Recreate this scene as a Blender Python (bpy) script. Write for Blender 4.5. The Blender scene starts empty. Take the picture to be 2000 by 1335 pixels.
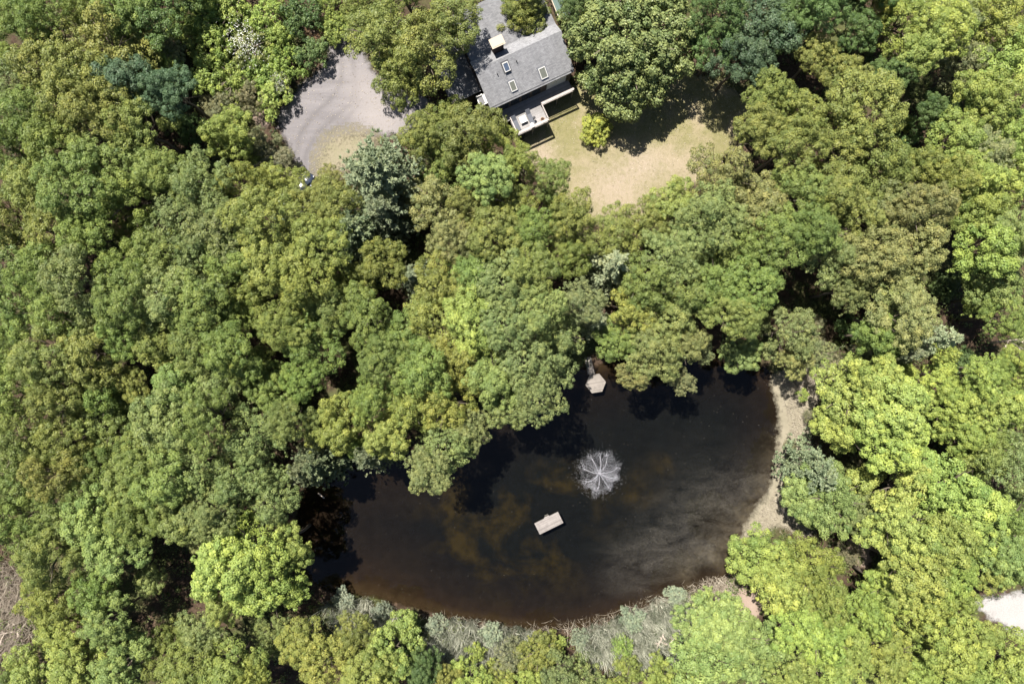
import bpy, math, random
import numpy as np
from mathutils import Vector, Matrix

sc = bpy.context.scene
COL = sc.collection

# ------------------------------------------------------------------ camera, sky, sun, exposure
CAM_H = 95.0
cam_d = bpy.data.cameras.new('drone_camera')
cam_d.lens = 24.0; cam_d.sensor_width = 36.0; cam_d.clip_start = 1.0; cam_d.clip_end = 3000.0
cam = bpy.data.objects.new('drone_camera', cam_d)
cam.location = (0, 0, CAM_H); cam.rotation_euler = (0, 0, 0)
COL.objects.link(cam); sc.camera = cam

SUN_EL = math.radians(63.0)
sd = Vector((0.592 * math.cos(SUN_EL), -0.806 * math.cos(SUN_EL), -math.sin(SUN_EL)))   # the way light travels
world = bpy.data.worlds.new('World'); sc.world = world; world.use_nodes = True
wn = world.node_tree; wn.nodes.clear()
sky = wn.nodes.new('ShaderNodeTexSky'); sky.sky_type = 'NISHITA'; sky.sun_disc = False
sky.sun_elevation = SUN_EL; sky.sun_rotation = math.atan2(-0.592, 0.806)
bg = wn.nodes.new('ShaderNodeBackground'); bg.inputs['Strength'].default_value = 0.05
wo = wn.nodes.new('ShaderNodeOutputWorld')
wn.links.new(sky.outputs[0], bg.inputs[0]); wn.links.new(bg.outputs[0], wo.inputs[0])
sun_d = bpy.data.lights.new('sun', 'SUN'); sun_d.energy = 5.0; sun_d.angle = math.radians(0.53)
sun_d.color = (1.0, 0.95, 0.87)
sun = bpy.data.objects.new('sun', sun_d); sun.rotation_euler = sd.to_track_quat('-Z', 'Y').to_euler()
sun.location = (-40, 60, 150); COL.objects.link(sun)
vs = sc.view_settings
vs.view_transform = 'Standard'; vs.look = 'None'; vs.gamma = 1.0; vs.use_curve_mapping = False
vs.exposure = 1.34
sc.cycles.max_bounces = 6; sc.cycles.diffuse_bounces = 2; sc.cycles.glossy_bounces = 2
sc.cycles.transmission_bounces = 3; sc.cycles.transparent_max_bounces = 8
sc.cycles.caustics_reflective = False; sc.cycles.caustics_refractive = False

# ------------------------------------------------------------------ helpers
F = 2000 * 24 / 36.0
def at(px, py, z=0.0):
    k = (CAM_H - z) / F
    return Vector(((px - 1000) * k, (667.5 - py) * k, z))
def W(poly, z=0.0):
    return np.array([[at(x, y, z).x, at(x, y, z).y] for x, y in poly])

def link(o, parent=None):
    COL.objects.link(o)
    if parent is not None: o.parent = parent
    return o
def tag(o, label=None, cat=None, group=None, kind=None):
    if label: o['label'] = label
    if cat: o['category'] = cat
    if group: o['group'] = group
    if kind: o['kind'] = kind
    return o
def empty(name, loc, rz=0.0):
    o = bpy.data.objects.new(name, None); o.location = loc; o.rotation_euler = (0, 0, rz)
    o.empty_display_size = 0.3
    return link(o)
def mesh_from(name, verts, faces, mat=None, smooth=False):
    me = bpy.data.meshes.new(name); me.from_pydata([tuple(v) for v in verts], [], faces)
    if mat: me.materials.append(mat)
    if smooth: me.polygons.foreach_set('use_smooth', [True] * len(me.polygons))
    me.update(); return me
def quads_mesh(name, V, mat, tint=None):
    """V: (n,4,3) quads"""
    n = len(V); me = bpy.data.meshes.new(name)
    me.vertices.add(n * 4); me.vertices.foreach_set('co', np.ascontiguousarray(V, dtype=np.float32).ravel())
    me.loops.add(n * 4); me.loops.foreach_set('vertex_index', np.arange(n * 4, dtype=np.int32))
    me.polygons.add(n); me.polygons.foreach_set('loop_start', np.arange(0, n * 4, 4, dtype=np.int32))
    me.polygons.foreach_set('loop_total', np.full(n, 4, dtype=np.int32))
    if tint is not None:
        a = me.attributes.new('tint', 'FLOAT', 'POINT')
        a.data.foreach_set('value', np.repeat(np.asarray(tint, dtype=np.float32), 4))
    me.materials.append(mat); me.update(calc_edges=True); return me

class MB:
    def __init__(s): s.v = []; s.f = []
    def add(s, verts, faces):
        b = len(s.v); s.v += [Vector(v) for v in verts]; s.f += [tuple(i + b for i in f) for f in faces]; return s
    def box(s, c, d, rz=0.0, M=None):
        hx, hy, hz = d[0] / 2, d[1] / 2, d[2] / 2
        vs_ = [Vector((x, y, z)) for z in (-hz, hz) for x, y in ((-hx, -hy), (hx, -hy), (hx, hy), (-hx, hy))]
        R = M or Matrix.Rotation(rz, 3, 'Z')
        vs_ = [R @ v + Vector(c) for v in vs_]
        return s.add(vs_, [(3, 2, 1, 0), (4, 5, 6, 7), (0, 1, 5, 4), (1, 2, 6, 5), (2, 3, 7, 6), (3, 0, 4, 7)])
    def prism(s, pts, z0, z1):
        n = len(pts)
        v = [Vector((p[0], p[1], z0)) for p in pts] + [Vector((p[0], p[1], z1)) for p in pts]
        return s.add(v, [tuple(range(n))[::-1], tuple(range(n, 2 * n))] + [(i, (i + 1) % n, n + (i + 1) % n, n + i) for i in range(n)])
    def tube(s, P, R, n=6, cap=True):
        P = [Vector(p) for p in P]; b = []; f = []
        for i, p in enumerate(P):
            t = (P[min(i + 1, len(P) - 1)] - P[max(i - 1, 0)]).normalized()
            a = t.orthogonal().normalized(); c = t.cross(a)
            for k in range(n):
                w = 2 * math.pi * k / n
                b.append(p + (a * math.cos(w) + c * math.sin(w)) * R[i])
        for i in range(len(P) - 1):
            for k in range(n):
                f.append((i * n + k, i * n + (k + 1) % n, (i + 1) * n + (k + 1) % n, (i + 1) * n + k))
        if cap: f.append(tuple(range(n))[::-1]); f.append(tuple((len(P) - 1) * n + k for k in range(n)))
        return s.add(b, f)
    def lathe(s, c, prof, n=16):
        c = Vector(c); b = []; f = []
        for r, z in prof:
            for k in range(n):
                w = 2 * math.pi * k / n; b.append(c + Vector((r * math.cos(w), r * math.sin(w), z)))
        for i in range(len(prof) - 1):
            for k in range(n):
                f.append((i * n + k, i * n + (k + 1) % n, (i + 1) * n + (k + 1) % n, (i + 1) * n + k))
        f.append(tuple(range(n))[::-1]); f.append(tuple((len(prof) - 1) * n + k for k in range(n)))
        return s.add(b, f)
    def build(s, name, mat, parent=None, smooth=False, loc=None):
        o = bpy.data.objects.new(name, mesh_from(name, s.v, s.f, mat, smooth))
        if loc is not None: o.location = loc
        return link(o, parent)

# ------------------------------------------------------------------ materials
class NT:
    def __init__(s, name):
        s.m = bpy.data.materials.new(name); s.m.use_nodes = True; s.t = s.m.node_tree; s.t.nodes.clear()
        s.out = s.n('ShaderNodeOutputMaterial')
    def n(s, typ, **kw):
        x = s.t.nodes.new(typ)
        for k, v in kw.items(): setattr(x, k, v)
        return x
    def l(s, a, b): s.t.links.new(a, b)
    def pos(s): return s.n('ShaderNodeNewGeometry').outputs['Position']
    def noise(s, scale, detail=4, rough=0.55, vec=None, dist=0.0):
        x = s.n('ShaderNodeTexNoise'); x.inputs['Scale'].default_value = scale; x.inputs['Detail'].default_value = detail
        x.inputs['Roughness'].default_value = rough; x.inputs['Distortion'].default_value = dist
        s.l(vec if vec is not None else s.pos(), x.inputs['Vector']); return x.outputs['Fac']
    def ramp(s, fac, stops):
        x = s.n('ShaderNodeValToRGB'); e = x.color_ramp.elements
        while len(e) < len(stops): e.new(0.5)
        for el, (p, c) in zip(e, stops):
            el.position = p; el.color = (c if isinstance(c, tuple) else (c, c, c)) + (1,)
        s.l(fac, x.inputs[0]); return x.outputs[0]
    def mix(s, fac, a, b, mode='MIX'):
        x = s.n('ShaderNodeMix', data_type='RGBA', blend_type=mode)
        for i, v in ((0, fac), (6, a), (7, b)):
            if isinstance(v, (int, float)): x.inputs[i].default_value = v
            elif isinstance(v, tuple): x.inputs[i].default_value = v + (1,)
            else: s.l(v, x.inputs[i])
        return x.outputs[2]
    def math(s, op, a, b=None, clamp=False):
        x = s.n('ShaderNodeMath', operation=op, use_clamp=clamp)
        for i, v in ((0, a), (1, b)):
            if v is None: continue
            if isinstance(v, (int, float)): x.inputs[i].default_value = v
            else: s.l(v, x.inputs[i])
        return x.outputs[0]
    def attr(s, name): return s.n('ShaderNodeAttribute', attribute_name=name).outputs['Fac']
    def bsdf(s, col, rough=0.8, spec=0.3, metal=0.0, bump=None, bstr=0.3, bdist=0.05):
        x = s.n('ShaderNodeBsdfPrincipled')
        if isinstance(col, tuple): x.inputs['Base Color'].default_value = col + (1,)
        else: s.l(col, x.inputs['Base Color'])
        if isinstance(rough, (int, float)): x.inputs['Roughness'].default_value = rough
        else: s.l(rough, x.inputs['Roughness'])
        x.inputs['Specular IOR Level'].default_value = spec; x.inputs['Metallic'].default_value = metal
        if bump is not None:
            b = s.n('ShaderNodeBump'); b.inputs['Strength'].default_value = bstr; b.inputs['Distance'].default_value = bdist
            s.l(bump, b.inputs['Height']); s.l(b.outputs[0], x.inputs['Normal'])
        return x.outputs[0]
    def done(s, sh): s.l(sh, s.out.inputs[0]); return s.m
    def faded(s, sh, edge_noise=1.2):
        """break up a sheet's rim: its 'fade' attribute (0 at the rim, 1 inside) against noise"""
        nz = s.noise(edge_noise, 6, 0.7)
        f = s.math('ADD', s.attr('fade'), s.math('MULTIPLY', s.math('SUBTRACT', nz, 0.5), 1.6))
        f = s.ramp(f, [(0.22, 0.0), (0.78, 1.0)])
        m = s.n('ShaderNodeMixShader'); s.l(f, m.inputs[0]); s.l(s.n('ShaderNodeBsdfTransparent').outputs[0], m.inputs[1]); s.l(sh, m.inputs[2])
        return s.done(m.outputs[0])

def leaf_mat(name, trans=0.22, rough=0.48, spec=0.24):
    t = NT(name)
    col = t.n('ShaderNodeObjectInfo').outputs['Color']
    tn = t.attr('tint')
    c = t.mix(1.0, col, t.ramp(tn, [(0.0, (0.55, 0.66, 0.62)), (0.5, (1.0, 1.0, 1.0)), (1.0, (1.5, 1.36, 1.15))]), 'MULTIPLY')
    pb = t.bsdf(c, rough, spec)
    tr = t.n('ShaderNodeBsdfTranslucent'); t.l(t.mix(1.0, c, (1.15, 1.2, 0.6), 'MULTIPLY'), tr.inputs[0])
    m = t.n('ShaderNodeMixShader'); m.inputs[0].default_value = trans
    t.l(pb, m.inputs[1]); t.l(tr.outputs[0], m.inputs[2])
    return t.done(m.outputs[0])
M = {}
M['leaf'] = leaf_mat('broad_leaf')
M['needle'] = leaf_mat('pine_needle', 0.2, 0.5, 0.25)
def simple(name, col, rough=0.7, spec=0.3, metal=0.0, var=0.15, scale=3.0):
    t = NT(name)
    c = t.mix(t.noise(scale, 5, 0.6), tuple(x * (1 - var) for x in col), tuple(min(1, x * (1 + var)) for x in col))
    return t.done(t.bsdf(c, rough, spec, metal))
M['bark'] = simple('bark', (0.14, 0.115, 0.09), 0.9, 0.1, var=0.4, scale=8)
M['pale_bark'] = simple('bleached_wood', (0.52, 0.44, 0.37), 0.9, 0.1, var=0.25, scale=6)
M['white'] = simple('white_paint', (0.50, 0.49, 0.47), 0.5, 0.3, var=0.06)
M['cream'] = simple('cream_metal', (0.35, 0.295, 0.225), 0.6, 0.2, var=0.08)
M['brick'] = simple('chimney_masonry', (0.07, 0.05, 0.045), 0.9, 0.1, var=0.35, scale=10)
M['siding'] = simple('dark_siding', (0.10, 0.085, 0.075), 0.8, 0.2, var=0.25, scale=5)
M['glass_dark'] = simple('dark_glass', (0.02, 0.025, 0.03), 0.05, 0.6, var=0.1)
M['metal'] = simple('grey_metal', (0.3, 0.3, 0.31), 0.4, 0.5, 0.7)
M['pipe'] = simple('dark_pipe', (0.06, 0.06, 0.065), 0.5, 0.3)
M['blind'] = simple('pale_blind', (0.12, 0.125, 0.105), 0.3, 0.5)
M['curtain'] = simple('drawn_curtain', (0.62, 0.64, 0.66), 0.4, 0.3, var=0.05)
M['skyglass'] = simple('blue_glass', (0.065, 0.085, 0.125), 0.12, 0.8)
M['lounger'] = simple('charcoal_fabric', (0.085, 0.09, 0.105), 0.8, 0.2, var=0.2)
M['terracotta'] = simple('terracotta', (0.22, 0.13, 0.08), 0.85, 0.1)
M['soil'] = simple('pot_soil', (0.05, 0.035, 0.025), 0.95, 0.0)
M['green_metal'] = simple('teal_green_roof', (0.010, 0.045, 0.033), 0.35, 0.5, var=0.35, scale=1.5)
M['car_paint'] = simple('dark_blue_paint', (0.02, 0.027, 0.045), 0.18, 0.6, var=0.05)
M['car_pale'] = simple('pale_teal_paint', (0.30, 0.42, 0.42), 0.25, 0.5, var=0.05)
M['rubber'] = simple('rubber', (0.02, 0.02, 0.02), 0.8, 0.2)
M['lamp_glass'] = simple('headlight_lens', (0.32, 0.33, 0.35), 0.1, 0.7)
M['red_lens'] = simple('tail_lens', (0.35, 0.02, 0.02), 0.2, 0.5)

def wood_mat(name, a, b, scale=(2.0, 30.0)):
    t = NT(name)
    oi = t.n('ShaderNodeObjectInfo').outputs['Random']
    tc = t.n('ShaderNodeTexCoord').outputs['Object']
    mp = t.n('ShaderNodeMapping'); mp.inputs['Scale'].default_value = (scale[0], scale[1], 8); t.l(tc, mp.inputs[0])
    g = t.noise(1.0, 5, 0.6, mp.outputs[0])
    c = t.mix(g, a, b)
    c = t.mix(1.0, c, t.ramp(oi, [(0, 0.8), (1, 1.12)]), 'MULTIPLY')
    blot = t.noise(1.3, 4, 0.65)
    c = t.mix(t.ramp(blot, [(0.42, 0.0), (0.7, 0.45)]), c, tuple(x * 0.6 for x in a))
    return t.done(t.bsdf(c, 0.8, 0.2, bump=g, bstr=0.2, bdist=0.01))
M['deck'] = wood_mat('weathered_deck', (0.215, 0.205, 0.202), (0.29, 0.276, 0.27))
M['rail'] = wood_mat('pale_rail', (0.33, 0.295, 0.275), (0.43, 0.39, 0.365))
M['raft'] = wood_mat('raft_wood', (0.195, 0.175, 0.163), (0.275, 0.248, 0.233))
M['dock'] = wood_mat('dock_wood', (0.175, 0.155, 0.138), (0.25, 0.224, 0.20))

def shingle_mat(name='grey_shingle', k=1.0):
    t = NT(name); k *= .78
    tc = t.n('ShaderNodeTexCoord').outputs['Object']
    br = t.n('ShaderNodeTexBrick'); br.inputs['Scale'].default_value = 1.0
    br.inputs['Brick Width'].default_value = 0.32; br.inputs['Row Height'].default_value = 0.16
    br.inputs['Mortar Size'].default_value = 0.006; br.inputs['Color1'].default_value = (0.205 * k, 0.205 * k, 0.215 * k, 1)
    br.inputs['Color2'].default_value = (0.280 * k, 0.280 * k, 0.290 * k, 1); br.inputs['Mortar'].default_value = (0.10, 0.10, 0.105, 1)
    t.l(tc, br.inputs['Vector'])
    st = t.n('ShaderNodeMapping'); st.inputs['Scale'].default_value = (1.4, 0.35, 1); t.l(tc, st.inputs[0])
    n1 = t.noise(1.0, 5, 0.6, st.outputs[0]); n2 = t.noise(30.0, 2, 0.5, tc)
    c = t.mix(1.0, br.outputs[0], t.ramp(n1, [(0.3, 0.86), (0.7, 1.14)]), 'MULTIPLY')
    c = t.mix(1.0, c, t.ramp(n2, [(0.3, 0.85), (0.7, 1.15)]), 'MULTIPLY')
    return t.done(t.bsdf(c, 0.9, 0.25, bump=n2, bstr=0.3, bdist=0.01))
M['shingle'] = shingle_mat(); M['shaded_shingle'] = shingle_mat('wing_shaded_shingle', .74)  # wing shingle is the main one darkened, weaker sunlight put into its colour

def ground_mat():
    t = NT('forest_floor')
    n1 = t.noise(0.16, 5, 0.6); n2 = t.noise(1.6, 6, 0.7); n3 = t.noise(9.0, 3, 0.6)
    c = t.ramp(n2, [(0.25, (0.020, 0.014, 0.010)), (0.5, (0.050, 0.034, 0.023)), (0.75, (0.10, 0.068, 0.048))])
    c = t.mix(t.ramp(n1, [(0.48, 0.0), (0.6, 0.8)]), c, t.mix(n2, (0.035, 0.05, 0.018), (0.09, 0.10, 0.035)))
    c = t.mix(t.ramp(n1, [(0.25, .7), (0.31, 0.0)]), c, t.mix(n2, (0.13, 0.085, 0.065), (0.22, 0.165, 0.13)))
    c = t.mix(1.0, c, t.ramp(n3, [(0.3, 0.7), (0.7, 1.3)]), 'MULTIPLY')
    return t.done(t.bsdf(c, 0.95, 0.1, bump=n2, bstr=0.6, bdist=0.1))
M['ground'] = ground_mat()

def bed_mat():
    t = NT('pond_mud')
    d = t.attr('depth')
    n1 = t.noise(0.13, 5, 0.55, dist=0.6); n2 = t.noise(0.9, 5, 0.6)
    c = t.ramp(d, [(0.0, (0.030, 0.021, 0.013)), (0.10, (0.015, 0.0105, 0.0078)), (0.30, (0.0090, 0.0074, 0.0066)), (0.7, (0.0055, 0.0055, 0.0058)), (1.0, (0.0048, 0.0056, 0.0060))])  # darker with depth: light lost in the water is put into the mud colour
    alg = t.ramp(n1, [(0.47, 0.0), (0.66, 0.9)])
    alg = t.math('MULTIPLY', alg, t.ramp(n2, [(0.3, 0.35), (0.6, 1.0)]))
    alg = t.math('MULTIPLY', alg, t.attr('weed'))
    c = t.mix(alg, c, (0.0185, 0.0145, 0.0065))
    c = t.mix(t.math('MULTIPLY', t.attr('silt'), t.ramp(n2, [(0.35, 0.1), (0.65, 1.0)])), c, (0.070, 0.062, 0.048))
    c = t.mix(1.0, c, t.ramp(n2, [(0.25, 0.75), (0.75, 1.25)]), 'MULTIPLY')
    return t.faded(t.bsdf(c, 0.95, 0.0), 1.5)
M['bed'] = bed_mat()

def water_mat():
    t = NT('pond_water')
    bmp = t.n('ShaderNodeBump'); bmp.inputs['Strength'].default_value = 0.06; bmp.inputs['Distance'].default_value = 0.03
    t.l(t.noise(2.2, 3, 0.5), bmp.inputs['Height'])
    tr = t.n('ShaderNodeBsdfTransparent'); tr.inputs[0].default_value = (0.86, 0.83, 0.76, 1)
    gl = t.n('ShaderNodeBsdfGlossy'); gl.inputs['Roughness'].default_value = 0.04; t.l(bmp.outputs[0], gl.inputs['Normal'])
    fr = t.n('ShaderNodeFresnel'); fr.inputs['IOR'].default_value = 1.33
    m = t.n('ShaderNodeMixShader'); t.l(fr.outputs[0], m.inputs[0]); t.l(tr.outputs[0], m.inputs[1]); t.l(gl.outputs[0], m.inputs[2])
    # drifting pollen film: streaks and specks floating on the lee side
    mp = t.n('ShaderNodeMapping'); mp.inputs['Rotation'].default_value = (0, 0, math.radians(-32)); mp.inputs['Scale'].default_value = (0.22, 0.5, 1)
    t.l(t.pos(), mp.inputs[0])
    wv = t.noise(0.9, 6, 0.62, mp.outputs[0], 0.7)
    fine = t.noise(3.5, 6, 0.8)
    film = t.math('MULTIPLY', t.ramp(wv, [(0.30, 0.0), (0.80, 1.0)]), t.ramp(fine, [(0.30, 0.15), (0.75, 1.0)]))
    film = t.math('MULTIPLY', film, t.attr('film'))
    vo = t.n('ShaderNodeTexVoronoi'); vo.inputs['Scale'].default_value = 1.7; t.l(t.pos(), vo.inputs['Vector'])
    spk = t.math('MULTIPLY', t.math('LESS_THAN', vo.outputs['Distance'], 0.06), t.math('GREATER_THAN', t.noise(0.5, 3), 0.5))
    vo2 = t.n('ShaderNodeTexVoronoi'); vo2.inputs['Scale'].default_value = 4.0; t.l(t.pos(), vo2.inputs['Vector'])
    spk2 = t.math('MULTIPLY', t.math('LESS_THAN', vo2.outputs['Distance'], 0.12), t.attr('film'))
    f = t.math('ADD', t.math('MULTIPLY', film, 0.165), t.math('ADD', t.math('MULTIPLY', spk, 0.28), t.math('MULTIPLY', spk2, 0.16)), True)
    df = t.n('ShaderNodeBsdfDiffuse'); df.inputs[0].default_value = (0.34, 0.31, 0.26, 1)
    m2 = t.n('ShaderNodeMixShader'); t.l(f, m2.inputs[0]); t.l(m.outputs[0], m2.inputs[1]); t.l(df.outputs[0], m2.inputs[2])
    return t.done(m2.outputs[0])
M['water'] = water_mat()

def lawn_mat():
    t = NT('dry_lawn')
    n1 = t.noise(0.22, 5, 0.6, dist=0.4); n2 = t.noise(1.6, 6, 0.65); n3 = t.noise(12.0, 4, 0.7)
    c = t.mix(t.ramp(n2, [(0.3, 0.0), (0.7, 1.0)]), (0.132, 0.126, 0.052), (0.195, 0.174, 0.092))
    c = t.mix(t.ramp(n1, [(0.47, 0.0), (0.62, 0.9)]), c, t.mix(n2, (0.200, 0.168, 0.104), (0.268, 0.222, 0.150)))
    c = t.mix(t.math('MULTIPLY', t.attr('bare'), t.ramp(n2, [(0.3, 0.45), (0.6, 1.0)])), c, t.mix(n3, (0.22, 0.180, 0.130), (0.295, 0.245, 0.192)))
    c = t.mix(1.0, c, t.ramp(n3, [(0.25, 0.72), (0.75, 1.25)]), 'MULTIPLY')
    return t.faded(t.bsdf(c, 0.95, 0.1, bump=n3, bstr=0.5, bdist=0.04), 0.9)
M['lawn'] = lawn_mat()

def drive_mat():
    t = NT('worn_gravel')
    mp = t.n('ShaderNodeMapping'); mp.inputs['Rotation'].default_value = (0, 0, math.radians(-38)); mp.inputs['Scale'].default_value = (0.10, 0.9, 1)
    t.l(t.pos(), mp.inputs[0])
    trk = t.noise(0.8, 5, 0.6, mp.outputs[0], 0.8); n2 = t.noise(0.5, 5, 0.6); n3 = t.noise(9.0, 5, 0.75)
    c = t.ramp(trk, [(0.33, (0.122, 0.114, 0.118)), (0.5, (0.150, 0.140, 0.144)), (0.68, (0.178, 0.166, 0.169))])
    c = t.mix(t.math('MULTIPLY', t.attr('track'), t.ramp(n2, [(0.3, 0.3), (0.65, 0.9)])), c, (0.105, 0.098, 0.100))
    c = t.mix(t.attr('bare'), c, t.mix(n2, (0.195, 0.178, 0.174), (0.235, 0.214, 0.208)))
    c = t.mix(1.0, c, t.ramp(n3, [(0.25, 0.8), (0.75, 1.18)]), 'MULTIPLY')
    return t.faded(t.bsdf(c, 0.95, 0.1, bump=n3, bstr=0.4, bdist=0.02), 1.1)
M['drive'] = drive_mat()
def sheet_mat(name, a, b, sc_=1.0, fine=10.0, edge=1.0):
    t = NT(name); n1 = t.noise(sc_, 5, 0.65); n3 = t.noise(fine, 4, 0.7)
    c = t.mix(n1, a, b); c = t.mix(1.0, c, t.ramp(n3, [(0.25, 0.78), (0.75, 1.2)]), 'MULTIPLY')
    return t.faded(t.bsdf(c, 0.95, 0.1, bump=n3, bstr=0.4, bdist=0.03), edge)
M['verge'] = sheet_mat('sandy_grass', (0.160, 0.152, 0.088), (0.225, 0.190, 0.145), 0.8, 10.0, 2.6)
M['sand'] = sheet_mat('pale_mud', (0.135, 0.122, 0.085), (0.26, 0.230, 0.175), 0.7)
M['soilsheet'] = sheet_mat('bare_soil', (0.19, 0.138, 0.105), (0.29, 0.23, 0.19), 0.8)
M['lot'] = sheet_mat('white_gravel', (0.23, 0.218, 0.21), (0.33, 0.315, 0.303), 0.5, 6)

def reed_mat(name, a, b):
    t = NT(name)
    c = t.ramp(t.attr('tint'), [(0.0, a), (1.0, b)])
    tr = t.n('ShaderNodeBsdfTranslucent'); t.l(c, tr.inputs[0]); m = t.n('ShaderNodeMixShader'); m.inputs[0].default_value = 0.25
    t.l(t.bsdf(c, 0.6, 0.3), m.inputs[1]); t.l(tr.outputs[0], m.inputs[2]); return t.done(m.outputs[0])
M['reed'] = reed_mat('reed_blade', (0.085, 0.110, 0.060), (0.66, 0.65, 0.53))
M['brush'] = reed_mat('dead_brush', (0.20, 0.16, 0.12), (0.46, 0.41, 0.33))
M['grass'] = reed_mat('grass_blade', (0.15, 0.16, 0.05), (0.40, 0.34, 0.19))
M['under'] = reed_mat('understory_leaf', (0.03, 0.050, 0.015), (0.14, 0.165, 0.045))
M['petal'] = simple('white_petal', (0.75, 0.75, 0.70), 0.7, 0.1, var=0.08)
def spray_mat():
    t = NT('white_spray'); b = t.bsdf((0.74, 0.74, 0.81), 0.35, 0.5); return t.done(b)
M['spray'] = spray_mat()

# ------------------------------------------------------------------ polygons (ground level)
def sdist(P, poly):
    """signed distance (+ inside) of points P (n,2) to polygon"""
    d = np.full(len(P), 1e9); ins = np.zeros(len(P), bool)
    n = len(poly)
    for i in range(n):
        a = poly[i]; b = poly[(i + 1) % n]; ab = b - a
        t = np.clip(((P - a) @ ab) / (ab @ ab), 0, 1)
        d = np.minimum(d, np.hypot(*(P - (a + t[:, None] * ab)).T))
        c = ((a[1] > P[:, 1]) != (b[1] > P[:, 1])) & (P[:, 0] < (b[0] - a[0]) * (P[:, 1] - a[1]) / (b[1] - a[1] + 1e-12) + a[0])
        ins ^= c
    return np.where(ins, d, -d)
def smooth_poly(poly, it=2):
    p = np.array(poly, float)
    for _ in range(it):
        q = np.roll(p, -1, 0); p = np.stack([p * .75 + q * .25, p * .25 + q * .75], 1).reshape(-1, 2)
    return p
def sstep(a, b, x):
    t = np.clip((x - a) / (b - a), 0, 1); return t * t * (3 - 2 * t)
POND_PX = [(625, 1150), (588, 1085), (580, 1000), (610, 935), (700, 885), (800, 890), (880, 860), (950, 810), (1040, 770), (1140, 722), (1230, 705), (1330, 690), (1430, 688), (1500, 720), (1534, 770), (1545, 840), (1540, 890), (1526, 935), (1500, 990), (1460, 1025), (1432, 1070), (1424, 1110), (1400, 1140), (1330, 1150), (1260, 1180), (1190, 1205), (1110, 1225), (1030, 1222), (960, 1212), (880, 1200), (800, 1180), (720, 1160)]
POND = smooth_poly(W(POND_PX))
LAWN = smooth_poly(W([(1015, 265), (1030, 320), (1075, 360), (1110, 400), (1145, 440), (1215, 440), (1290, 415), (1370, 350), (1440, 285), (1480, 220), (1440, 175), (1380, 150), (1300, 130), (1180, 140), (1100, 170), (1060, 205)]))
DRIVE = smooth_poly(W([(655, 40), (690, 55), (712, 110), (735, 150), (800, 175), (850, 200), (850, 250), (790, 262), (720, 262), (678, 262), (640, 285), (622, 320), (622, 350), (600, 420), (540, 430), (560, 380), (583, 335), (572, 300), (548, 255), (538, 228), (565, 195), (595, 162), (640, 125), (645, 90)]))
VERGE = smooth_poly(W([(640, 262), (690, 250), (740, 262), (730, 310), (660, 345), (615, 360), (612, 320), (622, 285)]))
LOT = smooth_poly(W([(1895, 1165), (1945, 1168), (2010, 1150), (2100, 1160), (2100, 1320), (2010, 1262), (1960, 1218), (1925, 1200)]))
SHORE = smooth_poly(W([(1500, 735), (1560, 715), (1610, 690), (1640, 720), (1600, 770), (1580, 830), (1590, 890), (1560, 930), (1535, 975), (1545, 1000), (1590, 1035), (1570, 1048), (1520, 1020), (1480, 1050), (1440, 1060), (1470, 1000), (1505, 960), (1515, 900), (1525, 830), (1515, 770)]))
SOILS = [smooth_poly(W(p)) for p in (
    [(1400, 1150), (1450, 1135), (1500, 1185), (1470, 1215), (1420, 1195)],
    [(1640, 1050), (1690, 1055), (1710, 1100), (1670, 1110)],
    [(1560, 620), (1600, 615), (1610, 650), (1570, 660)],
    [(1620, 440), (1665, 445), (1660, 475), (1615, 470)],
    [(490, 205), (530, 200), (535, 245), (500, 250)],
    [(1690, 1210), (1735, 1220), (1720, 1260), (1690, 1250)],
    [(600, 55), (640, 60), (650, 95), (610, 90)],
    [(1855, 1080), (1885, 1085), (1890, 1125), (1860, 1125)])]

rng = np.random.default_rng(7)
def grid_sheet(name, poly, z, step, mat, kind='structure', attrs=None, grow=1.2, fade=1.6, label=None):
    lo = poly.min(0) - grow; hi = poly.max(0) + grow
    nx = int((hi[0] - lo[0]) / step) + 2; ny = int((hi[1] - lo[1]) / step) + 2
    xs = lo[0] + np.arange(nx) * step; ys = lo[1] + np.arange(ny) * step
    X, Y = np.meshgrid(xs, ys); P = np.stack([X.ravel(), Y.ravel()], 1)
    s = sdist(P, poly)
    keep = (s > -grow).reshape(ny, nx)
    cells = keep[:-1, :-1] & keep[1:, :-1] & keep[:-1, 1:] & keep[1:, 1:]
    j, i = np.nonzero(cells)
    q = np.stack([j * nx + i, j * nx + i + 1, (j + 1) * nx + i + 1, (j + 1) * nx + i], 1)
    used, inv = np.unique(q, return_inverse=True); q = inv.reshape(-1, 4)
    V = np.concatenate([P[used], np.full((len(used), 1), z)], 1)
    me = mesh_from(name, V.tolist(), q.tolist(), mat)
    a = me.attributes.new('fade', 'FLOAT', 'POINT')
    a.data.foreach_set('value', np.clip(0.5 + s[used] / fade, 0, 1).astype(np.float32))
    for k, fn in (attrs or {}).items():
        a = me.attributes.new(k, 'FLOAT', 'POINT'); a.data.foreach_set('value', fn(P[used]).astype(np.float32))
    o = bpy.data.objects.new(name, me); link(o); tag(o, label, kind=kind); return o

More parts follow.
